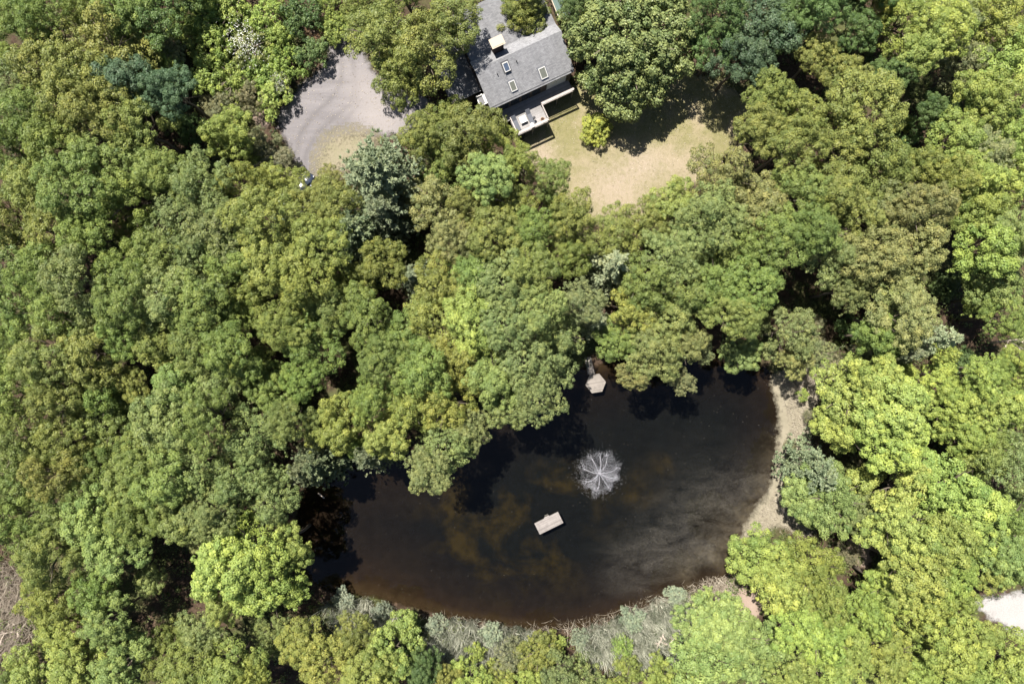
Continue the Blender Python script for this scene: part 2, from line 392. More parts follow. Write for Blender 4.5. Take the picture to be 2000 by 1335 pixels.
# ------------------------------------------------------------------ ground and pond
def blob(P, px, py, r):
    c = at(px, py); d = np.hypot(P[:, 0] - c.x, P[:, 1] - c.y); return np.exp(-(d / r) ** 2)
step = 0.6; X = np.arange(-96, 96.01, step); Y = np.arange(-68, 68.01, step)
GX, GY = np.meshgrid(X, Y); P = np.stack([GX.ravel(), GY.ravel()], 1)
s = sdist(P, POND)
Z = np.where(s < 0, -0.15 + 0.15 * sstep(0, 1.5, -s), -0.15 - 1.5 * sstep(0, 7, s) - 0.10 * np.clip(s, 0, 1))
far = sstep(2.0, 6.0, -s)
nx, ny = len(X), len(Y)
idx = np.arange(nx * ny).reshape(ny, nx)
Q = np.stack([idx[:-1, :-1], idx[:-1, 1:], idx[1:, 1:], idx[1:, :-1]], -1).reshape(-1, 4)
sq = s[Q].mean(1)
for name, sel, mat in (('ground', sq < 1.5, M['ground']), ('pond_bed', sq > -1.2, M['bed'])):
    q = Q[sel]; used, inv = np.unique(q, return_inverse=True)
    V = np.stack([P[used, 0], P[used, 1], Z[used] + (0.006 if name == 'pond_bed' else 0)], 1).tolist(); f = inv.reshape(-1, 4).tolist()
    if name == 'ground':
        b = len(V); R = 2500.0
        V += [(-R, -R, 0), (R, -R, 0), (R, R, 0), (-R, R, 0), (X[0], Y[0], 0), (X[-1], Y[0], 0), (X[-1], Y[-1], 0), (X[0], Y[-1], 0)]
        f += [(b, b + 1, b + 5, b + 4), (b + 1, b + 2, b + 6, b + 5), (b + 2, b + 3, b + 7, b + 6), (b + 3, b, b + 4, b + 7)]
    me = mesh_from(name, V, f, mat, True)
    if name == 'pond_bed':
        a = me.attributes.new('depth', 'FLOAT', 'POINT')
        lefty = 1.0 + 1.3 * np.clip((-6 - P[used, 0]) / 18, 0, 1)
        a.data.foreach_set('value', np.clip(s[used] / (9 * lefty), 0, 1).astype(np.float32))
        a = me.attributes.new('fade', 'FLOAT', 'POINT'); a.data.foreach_set('value', np.clip(0.5 + (s[used] + .3) / 1.4, 0, 1).astype(np.float32))
        a = me.attributes.new('silt', 'FLOAT', 'POINT'); a.data.foreach_set('value', np.clip(sum(blob(P[used], x_, y_, r_) for x_, y_, r_ in ((1528, 860, 1.6), (1522, 900, 1.6), (1510, 950, 2.0), (1490, 985, 2.0), (1460, 1020, 2.2), (1432, 1062, 2.2), (1415, 1095, 1.6), (1380, 1085, 1.6), (1345, 1120, 1.5))) * .6, 0, 1).astype(np.float32))
        a = me.attributes.new('weed', 'FLOAT', 'POINT')
        pu = P[used]
        w = blob(pu, 1060, 1000, 9) + blob(pu, 960, 1080, 7) + 0.6 * blob(pu, 1250, 975, 3.2) + .8 * blob(pu, 1308, 905, 1.7) + blob(pu, 920, 1000, 6)
        a.data.foreach_set('value', np.clip(w * 1.6, 0, 1.6).astype(np.float32))
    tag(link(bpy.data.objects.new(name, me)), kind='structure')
pw = grid_sheet('pond_water', POND, -0.12, 0.5, M['water'], grow=0.7, attrs={
    'film': lambda p: np.clip(1.0 * blob(p, 1490, 950, 3.6) + 1.1 * blob(p, 1440, 1000, 4.6) + 1.1 * blob(p, 1370, 1035, 5.0) + .9 * blob(p, 1300, 1075, 5.0) + .7 * blob(p, 1240, 1110, 4.5) + .35 * blob(p, 1380, 960, 7), 0, 1.25)})
grid_sheet('lawn', LAWN, 0.012, 0.5, M['lawn'], attrs={'bare': lambda p: np.clip(blob(p, 1060, 300, 2.0) + blob(p, 1200, 370, 5.0) + blob(p, 1260, 315, 2.5) * .8 + blob(p, 1330, 330, 3.5) * .6, 0, 1)})
def near_line(p, pts, w):
    q = W(pts); d = np.full(len(p), 1e9)
    for a, b in zip(q[:-1], q[1:]):
        ab = b - a; t = np.clip(((p - a) @ ab) / (ab @ ab), 0, 1); d = np.minimum(d, np.hypot(*(p - (a + t[:, None] * ab)).T))
    return np.exp(-(d / w) ** 2)
TRACKS = ([(672, 70), (690, 120), (696, 170), (684, 205), (650, 232), (618, 262), (598, 300), (594, 345)], [(655, 85), (668, 125), (666, 165), (645, 195), (612, 225), (586, 262), (580, 300)], [(696, 170), (700, 205), (672, 238), (640, 262)])
grid_sheet('driveway', DRIVE, 0.008, 0.3, M['drive'], attrs={'track': lambda p: np.clip(sum(near_line(p, l, .38) for l in TRACKS), 0, 1), 'bare': lambda p: np.clip(blob(p, 745, 225, 4.2) * 1.1 + blob(p, 640, 120, 2) * .4 + blob(p, 705, 160, 2.5) * .5, 0, 1)})
grid_sheet('grass_verge', VERGE, 0.016, 0.5, M['verge'], fade=7.0)
grid_sheet('gravel_lot', LOT, 0.008, 0.5, M['lot'])
grid_sheet('mud_shore', SHORE, 0.004, 0.5, M['sand'])
for k, p in enumerate(SOILS): grid_sheet('bare_soil', p, 0.006, 0.5, M['soilsheet'], fade=1.2)

# ------------------------------------------------------------------ house (frame: u east along the ridge, v north, origin at the west end of the ridge)
HA = math.radians(24.8); HO = Vector((-4.42, 34.8, 0))
house = empty('house', HO, HA)
tag(house, 'grey shingled house with skylights, chimney and lower rear roofs', 'house')
L = 11.6; ZR = 7.7; VS = -4.6; ZS = 5.2
def roof_slope(name, a, b, c, d, thick=0.12, rows=None, mat='shingle'):
    """a-b lower edge, d-c upper edge (house coords): lapped shingle courses on a deck slab; mesh local frame lies in the slope"""
    a, b, c, d = map(Vector, (a, b, c, d))
    ux = (b - a).normalized(); n = (b - a).cross(d - a).normalized(); uy = n.cross(ux)
    O = a; loc = lambda p: ((p - O).dot(ux), (p - O).dot(uy))
    la, lb, lc, ld = map(loc, (a, b, c, d))
    H = ld[1]; rows = rows or max(3, int(H / 0.16)); mb = MB()
    xl = lambda t: la[0] + (ld[0] - la[0]) * t
    xr = lambda t: lb[0] + (lc[0] - lb[0]) * t
    rnd = random.Random(int(abs(a.x * 31 + a.y * 17) * 10))
    for i in range(rows):
        t0, t1 = i / rows, min(1.0, (i + 1.25) / rows); y0, y1 = t0 * H, t1 * H
        z0 = 0.030 + rnd.uniform(-.003, .003); z1 = 0.006
        mb.add([(xl(t0), y0, 0), (xr(t0), y0, 0), (xr(t0), y0, z0), (xl(t0), y0, z0), (xr(t1), y1, z1), (xl(t1), y1, z1)], [(0, 1, 2, 3), (3, 2, 4, 5)])
    mb.add([(la[0], 0, 0), (lb[0], 0, 0), (lc[0], H, 0), (ld[0], H, 0), (la[0], 0, -thick), (lb[0], 0, -thick), (lc[0], H, -thick), (ld[0], H, -thick)],
           [(7, 6, 5, 4), (0, 4, 5, 1), (1, 5, 6, 2), (2, 6, 7, 3), (3, 7, 4, 0)])
    o = mb.build(name, M[mat], house)
    Mx = Matrix((ux, uy, n)).transposed().to_4x4(); Mx.translation = O
    o.matrix_local = Mx
    return o
roof_slope('roof', (-0.35, VS, ZS), (L + .2, VS, ZS), (L + .2, 0, ZR), (-0.35, 0, ZR))
roof_slope('roof', (L + .2, 1.7, ZR - 1.2), (-0.35, 1.7, ZR - 1.2), (-0.35, 0, ZR), (L + .2, 0, ZR))
# rear wing: broad low roof falling north; west wing lower still
roof_slope('roof', (L + .25, 8.4, 6.05), (-.2, 8.4, 6.05), (-.2, 1.55, ZR - 1.22), (L + .25, 1.55, ZR - 1.22), mat='shaded_shingle')
roof_slope('roof', (-4.6, -1.5, 4.35), (-.38, -1.5, 4.35), (-.38, 6.0, 4.95), (-4.6, 6.0, 4.95), mat='shaded_shingle')
def bx(name, u0, u1, v0, v1, z0, z1, mat, parent=house):
    return MB().box(((u0 + u1) / 2, (v0 + v1) / 2, (z0 + z1) / 2), (u1 - u0, v1 - v0, z1 - z0)).build(name, mat, parent)
# ridge cap: short overlapping pieces
for k in range(24):
    u0 = -0.35 + k * (L + .55) / 24; w = (L + .55) / 24
    mb = MB(); mb.add([(u0, -.16, ZR - .085), (u0 + w + .03, -.16, ZR - .095), (u0 + w + .03, 0, ZR + .02), (u0, 0, ZR + .045), (u0 + w + .03, .16, ZR - .095), (u0, .16, ZR - .085)], [(0, 1, 2, 3), (3, 2, 4, 5)])
    mb.build('ridge_cap', M['shingle'], house)
# walls
mb = MB(); v0, v1 = -4.40, 1.5
mb.add([(0, v0, 0), (L - .1, v0, 0), (L - .1, v1, 0), (0, v1, 0), (0, v0, ZS + .2), (L - .1, v0, ZS + .2), (L - .1, v1, ZR - 1.35), (0, v1, ZR - 1.35), (0, 0, ZR - .2), (L - .1, 0, ZR - .2)],
       [(0, 1, 5, 4), (1, 2, 6, 9, 5), (2, 3, 7, 6), (3, 0, 4, 8, 7)])
mb.build('wall', M['siding'], house)
bx('wall', .2, L - .2, 1.52, 8.0, 0, 5.4, M['siding'])
bx('wall', -4.2, -.02, -1.1, 5.7, 0, 4.3, M['siding'])
# fascia boards
bx('fascia', -.3, L + .15, VS + .03, VS + .055, ZS - .26, ZS - .06, M['siding'])
bx('fascia', -4.66, -4.61, -1.5, 6.0, 4.2, 4.5, M['siding'])
# glazed doors on the south wall under the eave, the pale sliding door at the east end
for k in range(4):
    u = 1.0 + k * 1.55
    f_ = bx('glass_door', u, u + 1.45, -4.45, -4.405, 2.6, 4.75, M['siding'])
    bx('pane', u + .1, u + 1.35, -4.462, -4.45, 2.75, 4.65, M['glass_dark'], f_)
f_ = bx('sliding_door', 7.9, 10.75, -4.48, -4.405, 2.58, 4.95, M['white'])
for k in range(2): bx('pane', 8.0 + k * 1.36, 9.3 + k * 1.36, -4.495, -4.48, 2.68, 4.88, M['curtain'], f_)
# west entrance bay with a white frame
f_ = bx('bay_window', -1.25, -.02, -3.1, -1.75, 2.0, 3.7, M['white'])
bx('pane', -1.13, -.38, -2.98, -1.9, 3.7, 3.74, M['pipe'], f_)
bx('frame', -1.3, -.36, -1.88, -1.7, 3.7, 3.95, M['white'], f_)
bx('frame', -.44, -.36, -3.15, -1.9, 3.7, 3.86, M['white'], f_)
# skylights
slope = math.atan2(ZR - ZS, -VS); sn = Matrix.Rotation(slope, 3, 'X')
def on_slope(u, v): return Vector((u, v, ZR + v * (ZR - ZS) / -VS))
def skylight(u, v, w, h, glass, rise):
    o = empty_part('skylight', on_slope(u, v) + sn @ Vector((0, 0, .02)), sn)
    return o
for u, v, w, h, glass, rise in ((3.55, -1.0, .78, 1.15, 'skyglass', .34), (3.5, -3.2, .82, 1.3, 'blind', .2), (7.8, -3.3, .95, 1.4, 'blind', .2)):
    c = on_slope(u, v); t = .09
    mb = MB()
    for (x, y, dx, dy) in ((-w / 2 + t / 2, 0, t, h), (w / 2 - t / 2, 0, t, h), (0, h / 2 - t / 2, w - 2 * t, t), (0, -h / 2 + t / 2, w - 2 * t, t)):
        mb.box((x, y, rise / 2), (dx, dy, rise))
    o = mb.build('skylight', M['white'], house); o.matrix_local = Matrix.Translation(c) @ sn.to_4x4()
    MB().box((0, 0, rise - .05), (w - 2 * t, h - 2 * t, .02)).build('pane', M[glass], o)
    MB().box((0, 0, .033), (w + .3, h + .35, .012)).build('flashing', M['metal'] if glass == 'blind' else M['pipe'], o)
    MB().box((0, -h / 2 - .005, .12), (w, .012, .16)).build('sill', M['pipe'], o)
for u, v in ((2.15, -1.35), (5.05, -.95)):
    c = on_slope(u, v)
    MB().lathe(c - Vector((0, 0, .1)), [(.12, 0), (.07, .12), (.06, .14), (.06, .55)], 10).build('vent_pipe', M['pipe'], house)
# streaks of lead flashing running down from the skylights
for u, v0_, v1_ in ((3.18, -1.75, -4.4), (3.92, -1.75, -4.4), (7.4, -4.0, -4.5), (8.25, -4.0, -4.5)):
    a = on_slope(u, v0_); b_ = on_slope(u, v1_); mid = (a + b_) / 2
    o = MB().box((0, 0, .036), (.05, (a - b_).length, .012)).build('flashing_strip', M['metal'], house)
    o.matrix_local = Matrix.Translation(mid) @ sn.to_4x4()
# chimney with cream metal cap on legs
ch = bx('chimney', 2.85, 4.25, 1.2, 2.1, 6.0, 8.75, M['brick'])
MB().box((3.55, 1.65, 8.98), (1.8, 1.3, .07)).build('chimney_cap', M['cream'], ch)
MB().box((3.55, 1.65, 9.035), (1.5, 1.0, .05)).build('cap_top', M['cream'], ch)
for x in (2.95, 4.15):
    for y in (1.3, 2.0): MB().box((x, y, 8.85), (.07, .07, .22)).build('cap_leg', M['pipe'], ch)

# raised deck south of the house
deck = empty('raised_deck', HO, HA); tag(deck, 'raised wooden deck with pale railings jutting out over the lawn', 'deck')
ZD = 2.5
def plank(u0, u1, v, w, z=ZD, name='plank', mat='deck', parent=deck, vertical=False):
    o = MB().box((0, 0, 0), (u1 - u0, w, .045)).build(name, M[mat], parent); o.location = ((u0 + u1) / 2, v, z - .0225); return o
v = -4.52
while v > -8.45:
    strip = v > -6.05
    u0, u1 = (.9, 11.2) if strip else (1.75, 6.45)
    plank(u0, u1, v, .135); v -= .148
bx('frame_beam', .95, 11.15, -6.1, -6.02, ZD - .3, ZD - .05, M['deck'], deck)
bx('frame_beam', 1.78, 6.42, -8.46, -8.38, ZD - .3, ZD - .05, M['deck'], deck)
for u, v in ((1.85, -8.4), (4.1, -8.4), (6.38, -8.4), (8.8, -6.05), (11.1, -6.05), (6.38, -6.05), (1.0, -6.05)):
    bx('post', u - .07, u + .07, v - .07, v + .07, 0, ZD - .05, M['deck'], deck)
def rail(u0, v0, u1, v1, cap=.15):
    a = Vector((u0, v0, 0)); b = Vector((u1, v1, 0)); Lr = (b - a).length; ang = math.atan2(v1 - v0, u1 - u0); mid = (a + b) / 2
    o = MB().box((0, 0, 0), (Lr, cap, .05)).build('handrail', M['rail'], deck); o.location = (mid.x, mid.y, ZD + .98); o.rotation_euler = (0, 0, ang)
    o = MB().box((0, 0, 0), (Lr, .05, .08)).build('bottom_rail', M['rail'], deck); o.location = (mid.x, mid.y, ZD + .14); o.rotation_euler = (0, 0, ang)
    n = max(2, int(Lr / .19)); d = (b - a) / Lr
    for k in range(n):
        p = a + d * (k + .5) * Lr / n
        o = bpy.data.objects.new('baluster', BAL); link(o, deck); o.location = (p.x, p.y, ZD + .55); o.rotation_euler = (0, 0, ang)
    for p in (a, b):
        o = bpy.data.objects.new('rail_post', RPO); link(o, deck); o.location = (p.x, p.y, ZD + .5)
BAL = mesh_from('baluster', MB().box((0, 0, 0), (.04, .03, .78)).v, MB().box((0, 0, 0), (.04, .03, .78)).f, M['rail'])
RPO = mesh_from('rail_post', MB().box((0, 0, 0), (.11, .11, 1.06)).v, MB().box((0, 0, 0), (.11, .11, 1.06)).f, M['rail'])
rail(6.4, -6.12, 11.15, -6.12, .30); rail(6.4, -6.12, 6.4, -8.4, .14); rail(1.8, -8.4, 6.4, -8.4, .30); rail(1.8, -6.1, 1.8, -8.4, .12); rail(.95, -4.6, .95, -6.1, .14)
# deck furniture: each a thing
def to_world(u, v, z): return HO + Matrix.Rotation(HA, 3, 'Z') @ Vector((u, v, z))
def lounger(u, v, label):
    t = empty('sun_lounger', to_world(u, v, ZD), HA - math.pi / 2); tag(t, label, 'lounger', 'charcoal loungers on the deck')
    MB().box((.25, 0, .36), (1.45, .62, .09)).build('mattress', M['lounger'], t)
    o = MB().box((0, 0, 0), (.72, .62, .09)).build('backrest', M['lounger'], t); o.location = (-.78, 0, .55); o.rotation_euler = (0, math.radians(35), 0)
    MB().box((.2, 0, .29), (1.6, .66, .045)).build('frame', M['pipe'], t)
    for x in (-.5, .9):
        for y in (-.27, .27): MB().box((x, y, .14), (.05, .05, .27)).build('leg', M['pipe'], t)
lounger(2.25, -7.0, 'charcoal sun lounger at the west rail of the deck'); lounger(4.35, -7.0, 'charcoal sun lounger in the middle of the deck between table and pots')
t = empty('side_table', to_world(3.35, -6.85, ZD), HA); tag(t, 'square white table between the two deck loungers', 'table')
MB().box((0, 0, .48), (.92, .92, .05)).build('tabletop', M['white'], t)
for x in (-.38, .38):
    for y in (-.38, .38): MB().box((x, y, .225), (.06, .06, .45)).build('leg', M['white'], t)
t = empty('round_planter', to_world(4.15, -8.05, ZD)); tag(t, 'round white pot at the foot of the middle deck lounger', 'planter')
MB().lathe((0, 0, 0), [(.2, 0), (.27, .4), (.3, .45), (.3, .5), (.24, .5), (.23, .46)], 18).build('pot', M['white'], t)
MB().lathe((0, 0, .47), [(.22, 0), (.2, .03)], 14).build('lid', M['white'], t)
t = empty('clay_planter', to_world(5.75, -7.95, ZD)); tag(t, 'brown clay pot in the outer corner of the deck', 'planter')
MB().lathe((0, 0, 0), [(.17, 0), (.25, .38), (.28, .38), (.28, .46), (.22, .46), (.21, .4)], 16).build('pot', M['terracotta'], t)
MB().lathe((0, 0, .38), [(.2, 0), (.19, .04)], 14).build('soil', M['soil'], t)
t = empty('barbecue_grill', to_world(4.75, -7.35, ZD)); tag(t, 'small dark kettle grill standing beside the middle deck lounger', 'grill')
MB().lathe((0, 0, .55), [(.05, 0), (.16, .06), (.2, .18), (.16, .3), (.04, .36)], 14).build('kettle', M['pipe'], t, True)
for k in range(3):
    a = k * 2.094; MB().tube([(.1 * math.cos(a), .1 * math.sin(a), .6), (.2 * math.cos(a), .2 * math.sin(a), 0)], [.015, .015], 5).build('leg', M['metal'], t)

# green-roofed outbuilding
sh = empty('garden_shed', (7.2, 45.6, 0), HA + math.radians(-3)); tag(sh, 'small outbuilding with teal green roof and pale trim behind the big tree', 'shed')
MB().box((0, 0, 1.1), (2.4, 2.2, 2.2)).build('wall', M['siding'], sh)
for k in range(8): MB().box((-1.19 + (k + .5) * .3475 - .2, 0, 2.45), (.335, 2.6, .05)).build('roof_panel', M['green_metal'], sh)
for (c, d) in (((-1.43, 0, 2.45), (.1, 2.82, .12)), ((0, 1.36, 2.45), (2.74, .1, .12)), ((0, -1.36, 2.45), (2.74, .1, .12)), ((1.43, 0, 2.45), (.1, 2.82, .12))):
    MB().box(c, d).build('trim', M['cream'], sh)

# ------------------------------------------------------------------ cars under the trees
def car(name, loc, rz, paint, label):
    t = empty(name, loc, rz); tag(t, label, 'car')
    # body: lofted sections along x (front at +x)
    secs = [(-2.25, .55, .62, .35), (-2.1, .80, .82, .22), (-1.2, .90, .92, .18), (0, .92, .93, .18), (1.0, .91, .86, .18), (1.7, .84, .78, .2), (2.08, .68, .68, .24), (2.24, .42, .56, .32)]
    mb = MB(); n = 10; vv = []; ff = []
    for x, hw, zt, zb in secs:
        for (fy, fz) in ((-1, 0), (-1, .55), (-.93, .85), (-.7, 1), (0, 1.03), (.7, 1), (.93, .85), (1, .55), (1, 0), (0, 0)):
            vv.append((x, fy * hw, zb + fz * (zt - zb)))
    for i in range(len(secs) - 1):
        for k in range(n): ff.append((i * n + k, i * n + (k + 1) % n, (i + 1) * n + (k + 1) % n, (i + 1) * n + k)[::-1])
    ff.append(tuple(range(n))); ff.append(tuple((len(secs) - 1) * n + k for k in range(n))[::-1])
    mb.add(vv, ff); mb.build('body', paint, t, True)
    cab = [(-1.75, .62, .93), (-1.15, .66, 1.36), (-.2, .68, 1.44), (.35, .66, 1.38), (1.05, .74, .90)]
    def strip(name, i, j, mat, out):
        a, b = cab[i], cab[j]
        m = MB(); m.add([(a[0], -a[1] * .9, a[2] + out), (b[0], -b[1] * .9, b[2] + out), (b[0], b[1] * .9, b[2] + out), (a[0], a[1] * .9, a[2] + out)], [(0, 1, 2, 3)])
        m.add([(a[0], -a[1] * .9, a[2] + out - .03), (b[0], -b[1] * .9, b[2] + out - .03), (b[0], b[1] * .9, b[2] + out - .03), (a[0], a[1] * .9, a[2] + out - .03)], [(3, 2, 1, 0)])
        return m.build(name, mat, t)
    strip('windscreen', 3, 4, M['glass_dark'], .02); strip('rear_window', 0, 1, M['glass_dark'], .02)
    m = MB(); vv = []
    for x, hw, z in cab[1:4]: vv += [(x, -hw, z), (x, -hw * .7, z + .05), (x, hw * .7, z + .05), (x, hw, z)]
    m.add(vv, [(i * 4 + k, i * 4 + k + 1, i * 4 + 5 + k, i * 4 + 4 + k)[::-1] for i in range(2) for k in range(3)]); m.build('roof', paint, t, True)
    for sgn in (-1, 1):
        m = MB(); m.add([(-1.6, sgn * .80, .92), (.95, sgn * .84, .90), (.35, sgn * .665, 1.36), (-1.15, sgn * .665, 1.35)], [(0, 1, 2, 3)]); m.build('side_window', M['glass_dark'], t)
        MB().box((1.98, sgn * .56, .62), (.22, .26, .12), rz=-sgn * .45).build('headlight', M['lamp_glass'], t)
        MB().box((-2.16, sgn * .55, .68), (.1, .25, .14)).build('tail_light', M['red_lens'], t)
        MB().box((.72, sgn * 1.0, .95), (.14, .2, .12)).build('wing_mirror', paint, t)
        for x in (-1.35, 1.4):
            wl = MB(); wl.tube([(x, sgn * .72, .32), (x, sgn * .92, .32)], [.32, .32], 18); w_ = wl.build('wheel', M['rubber'], t)
            MB().tube([(x, sgn * .9, .32), (x, sgn * .935, .32)], [.2, .19], 14).build('rim', M['metal'], w_)
c0 = at(594, 368); car('parked_car', (c0.x, c0.y, .02), math.radians(62), M['car_paint'], 'dark blue car under the trees at the foot of the driveway')
c0 = at(556, 402); car('parked_car', (c0.x, c0.y, .02), math.radians(75), M['car_pale'], 'pale teal car almost hidden by leaves below the dark car')

# ------------------------------------------------------------------ pond things
raft = empty('swim_raft', (5.11, -25.1, -.12), math.radians(26.4)); tag(raft, 'bleached wooden swim raft floating in the middle of the pond', 'raft')
for k in range(13):
    o = MB().box((0, 0, 0), (3.66, .116, .04)).build('plank', M['raft'], raft); o.location = (0, -.87 + .067 + k * .1345, .40)
for y in (-.7, 0, .7): MB().box((0, y, .31), (3.5, .1, .14)).build('joist', M['raft'], raft)
for x in (-1.3, 0, 1.3): MB().tube([(x, -.75, .08), (x, .75, .08)], [.22, .22], 12).build('float_drum', M['pipe'], raft)
MB().box((.12, .93, .42), (.75, .12, .05)).build('ladder_top', M['raft'], raft)
for x in (-.1, .35): MB().tube([(x, .97, .45), (x, .99, -.7)], [.025, .025], 6).build('ladder_rail', M['metal'], raft)
for z in (-.1, -.4): MB().box((.125, .985, z), (.45, .05, .04)).build('ladder_rung', M['metal'], raft)

hc = at(1163.5, 748.5, .45)
dock = empty('hexagonal_dock', (hc.x, hc.y, 0), math.radians(9)); tag(dock, 'six sided wooden dock with gangway at the shaded bank', 'dock')
R6 = 1.44; y = -1.24; k = 0
while y < 1.16:
    ym = y + .066; hw = min(R6 - abs(ym) / math.sqrt(3), R6)
    o = MB().add([(-(R6 - abs(y) / math.sqrt(3)), y, 0), ((R6 - abs(y) / math.sqrt(3)), y, 0), ((R6 - abs(y + .126) / math.sqrt(3)), y + .126, 0), (-(R6 - abs(y + .126) / math.sqrt(3)), y + .126, 0),
                  (-(R6 - abs(y) / math.sqrt(3)), y, .045), ((R6 - abs(y) / math.sqrt(3)), y, .045), ((R6 - abs(y + .126) / math.sqrt(3)), y + .126, .045), (-(R6 - abs(y + .126) / math.sqrt(3)), y + .126, .045)],
                 [(3, 2, 1, 0), (4, 5, 6, 7), (0, 1, 5, 4), (1, 2, 6, 5), (2, 3, 7, 6), (3, 0, 4, 7)]).build('plank', M['dock'], dock)
    o.location = (0, 0, .40); y += .1325
MB().prism([(1.38 * math.cos(math.radians(a)), 1.38 * math.sin(math.radians(a))) for a in range(0, 360, 60)], .24, .39).build('frame', M['dock'], dock)
for a in range(0, 360, 60): MB().tube([(1.3 * math.cos(math.radians(a)), 1.3 * math.sin(math.radians(a)), .25), (1.3 * math.cos(math.radians(a)), 1.3 * math.sin(math.radians(a)), -1.5)], [.07, .07], 8).build('pile', M['bark'], dock)
for k in range(18):
    o = MB().box((0, 0, 0), (.92, .126, .04)).build('gangway_plank', M['dock'], dock); o.location = (-.38 - .01 * k, 1.42 + k * .134, .40)
for x in (-.75, -.05): MB().box((x - .1, 2.6, .33), (.07, 2.5, .1)).build('gangway_beam', M['dock'], dock)

fc = at(1169, 922)
fo = empty('pond_fountain', (fc.x, fc.y, -.12)); tag(fo, 'floating fountain throwing white spray in the pond', 'fountain')
MB().lathe((0, 0, -.05), [(.3, 0), (.36, .06), (.3, .14), (.1, .16)], 18).build('float', M['pipe'], fo, True)
MB().lathe((0, 0, .1), [(.06, 0), (.06, .16), (.09, .18), (.05, .24)], 12).build('nozzle', M['metal'], fo)
octa_v = np.array([(1, 0, 0), (-1, 0, 0), (0, 1, 0), (0, -1, 0), (0, 0, 1), (0, 0, -1)], float)
octa_f = np.array([(0, 2, 4), (2, 1, 4), (1, 3, 4), (3, 0, 4), (2, 0, 5), (1, 2, 5), (3, 1, 5), (0, 3, 5)])
def drops(name, C, Rr, parent):
    n = len(C); V = (C[:, None, :] + octa_v[None] * Rr[:, None, None]).reshape(-1, 3)
    Fc = (octa_f[None] + (np.arange(n) * 6)[:, None, None]).reshape(-1, 3)
    me = mesh_from(name, V.tolist(), Fc.tolist(), M['spray'], True)
    return tag(link(bpy.data.objects.new(name, me), parent), kind='stuff')
JET = [(-90, -185, 1.0), (-200, -65, .95), (-160, 105, .9), (-25, 200, .97), (125, 185, 1.0), (215, 60, .95), (230, -75, .9), (100, -195, .9), (10, -210, .75)]
C = []; Rr = []
for jx, jy, q in JET:
    a = math.atan2(-jy, jx); reach = math.hypot(jx, jy) / 6.067 * .0713
    apex = 2.0
    Pn = []
    for i in range(13):
        t = i / 12 * .93; Pn.append((math.cos(a) * reach * t, math.sin(a) * reach * t, .33 + 4 * apex * t * (1 - t) * .9))
    MB().tube(Pn, [.009 + .007 * i / 12 for i in range(13)], 5).build('jet', M['spray'], fo)
    m = 90; t = rng.uniform(.15, 1.0, m); sp = .05 + .55 * t
    C.append(np.stack([math.cos(a) * reach * t + rng.normal(0, .35, m) * sp, math.sin(a) * reach * t + rng.normal(0, .35, m) * sp, .33 + 4 * apex * t * (1 - t) * .8 + rng.normal(0, .2, m) * sp], 1)); Rr.append(rng.uniform(.007, .016, m))
    m = 80; C.append(np.stack([math.cos(a) * reach + rng.normal(0, .28, m), math.sin(a) * reach + rng.normal(0, .28, m), np.abs(rng.normal(0, .12, m)) + .02], 1)); Rr.append(rng.uniform(.010, .03, m))
# the finer curtain between the jets, ragged and uneven
m = 34000; ang = rng.uniform(0, 2 * math.pi, m)
lob = 2.75 + sum(rng.uniform(.12, .30) * np.cos(q_ * ang + rng.uniform(0, 6.28)) for q_ in (2, 3, 5, 7, 9, 13)); dn = .55 + .45 * sum(rng.uniform(.2, .5) * np.cos(q_ * ang + rng.uniform(0, 6.28)) for q_ in (1, 3, 4))
keep_ = rng.random(m) < np.clip(dn, .25, 1); ang = ang[keep_]; lob = lob[keep_]; m = len(ang)
rr = lob * rng.uniform(.01, 1, m) ** .62 * rng.normal(1, .06, m); tt = np.clip(rr / 3.1, 0, 1)
C.append(np.stack([np.cos(ang) * rr, np.sin(ang) * rr, .2 + 5.0 * tt * (1 - tt) * rng.uniform(.2, 1, m)], 1)); Rr.append(rng.uniform(.005, .0115, m))
m = 450; ang = rng.uniform(0, 2 * math.pi, m); rr = rng.normal(3.05, .45, m)
C.append(np.stack([np.cos(ang) * rr, np.sin(ang) * rr, rng.uniform(0.0, .5, m)], 1)); Rr.append(rng.uniform(.008, .024, m))
C = np.concatenate(C); C[:, 2] = np.maximum(C[:, 2], .03)
drops('droplets', C, np.concatenate(Rr), fo)

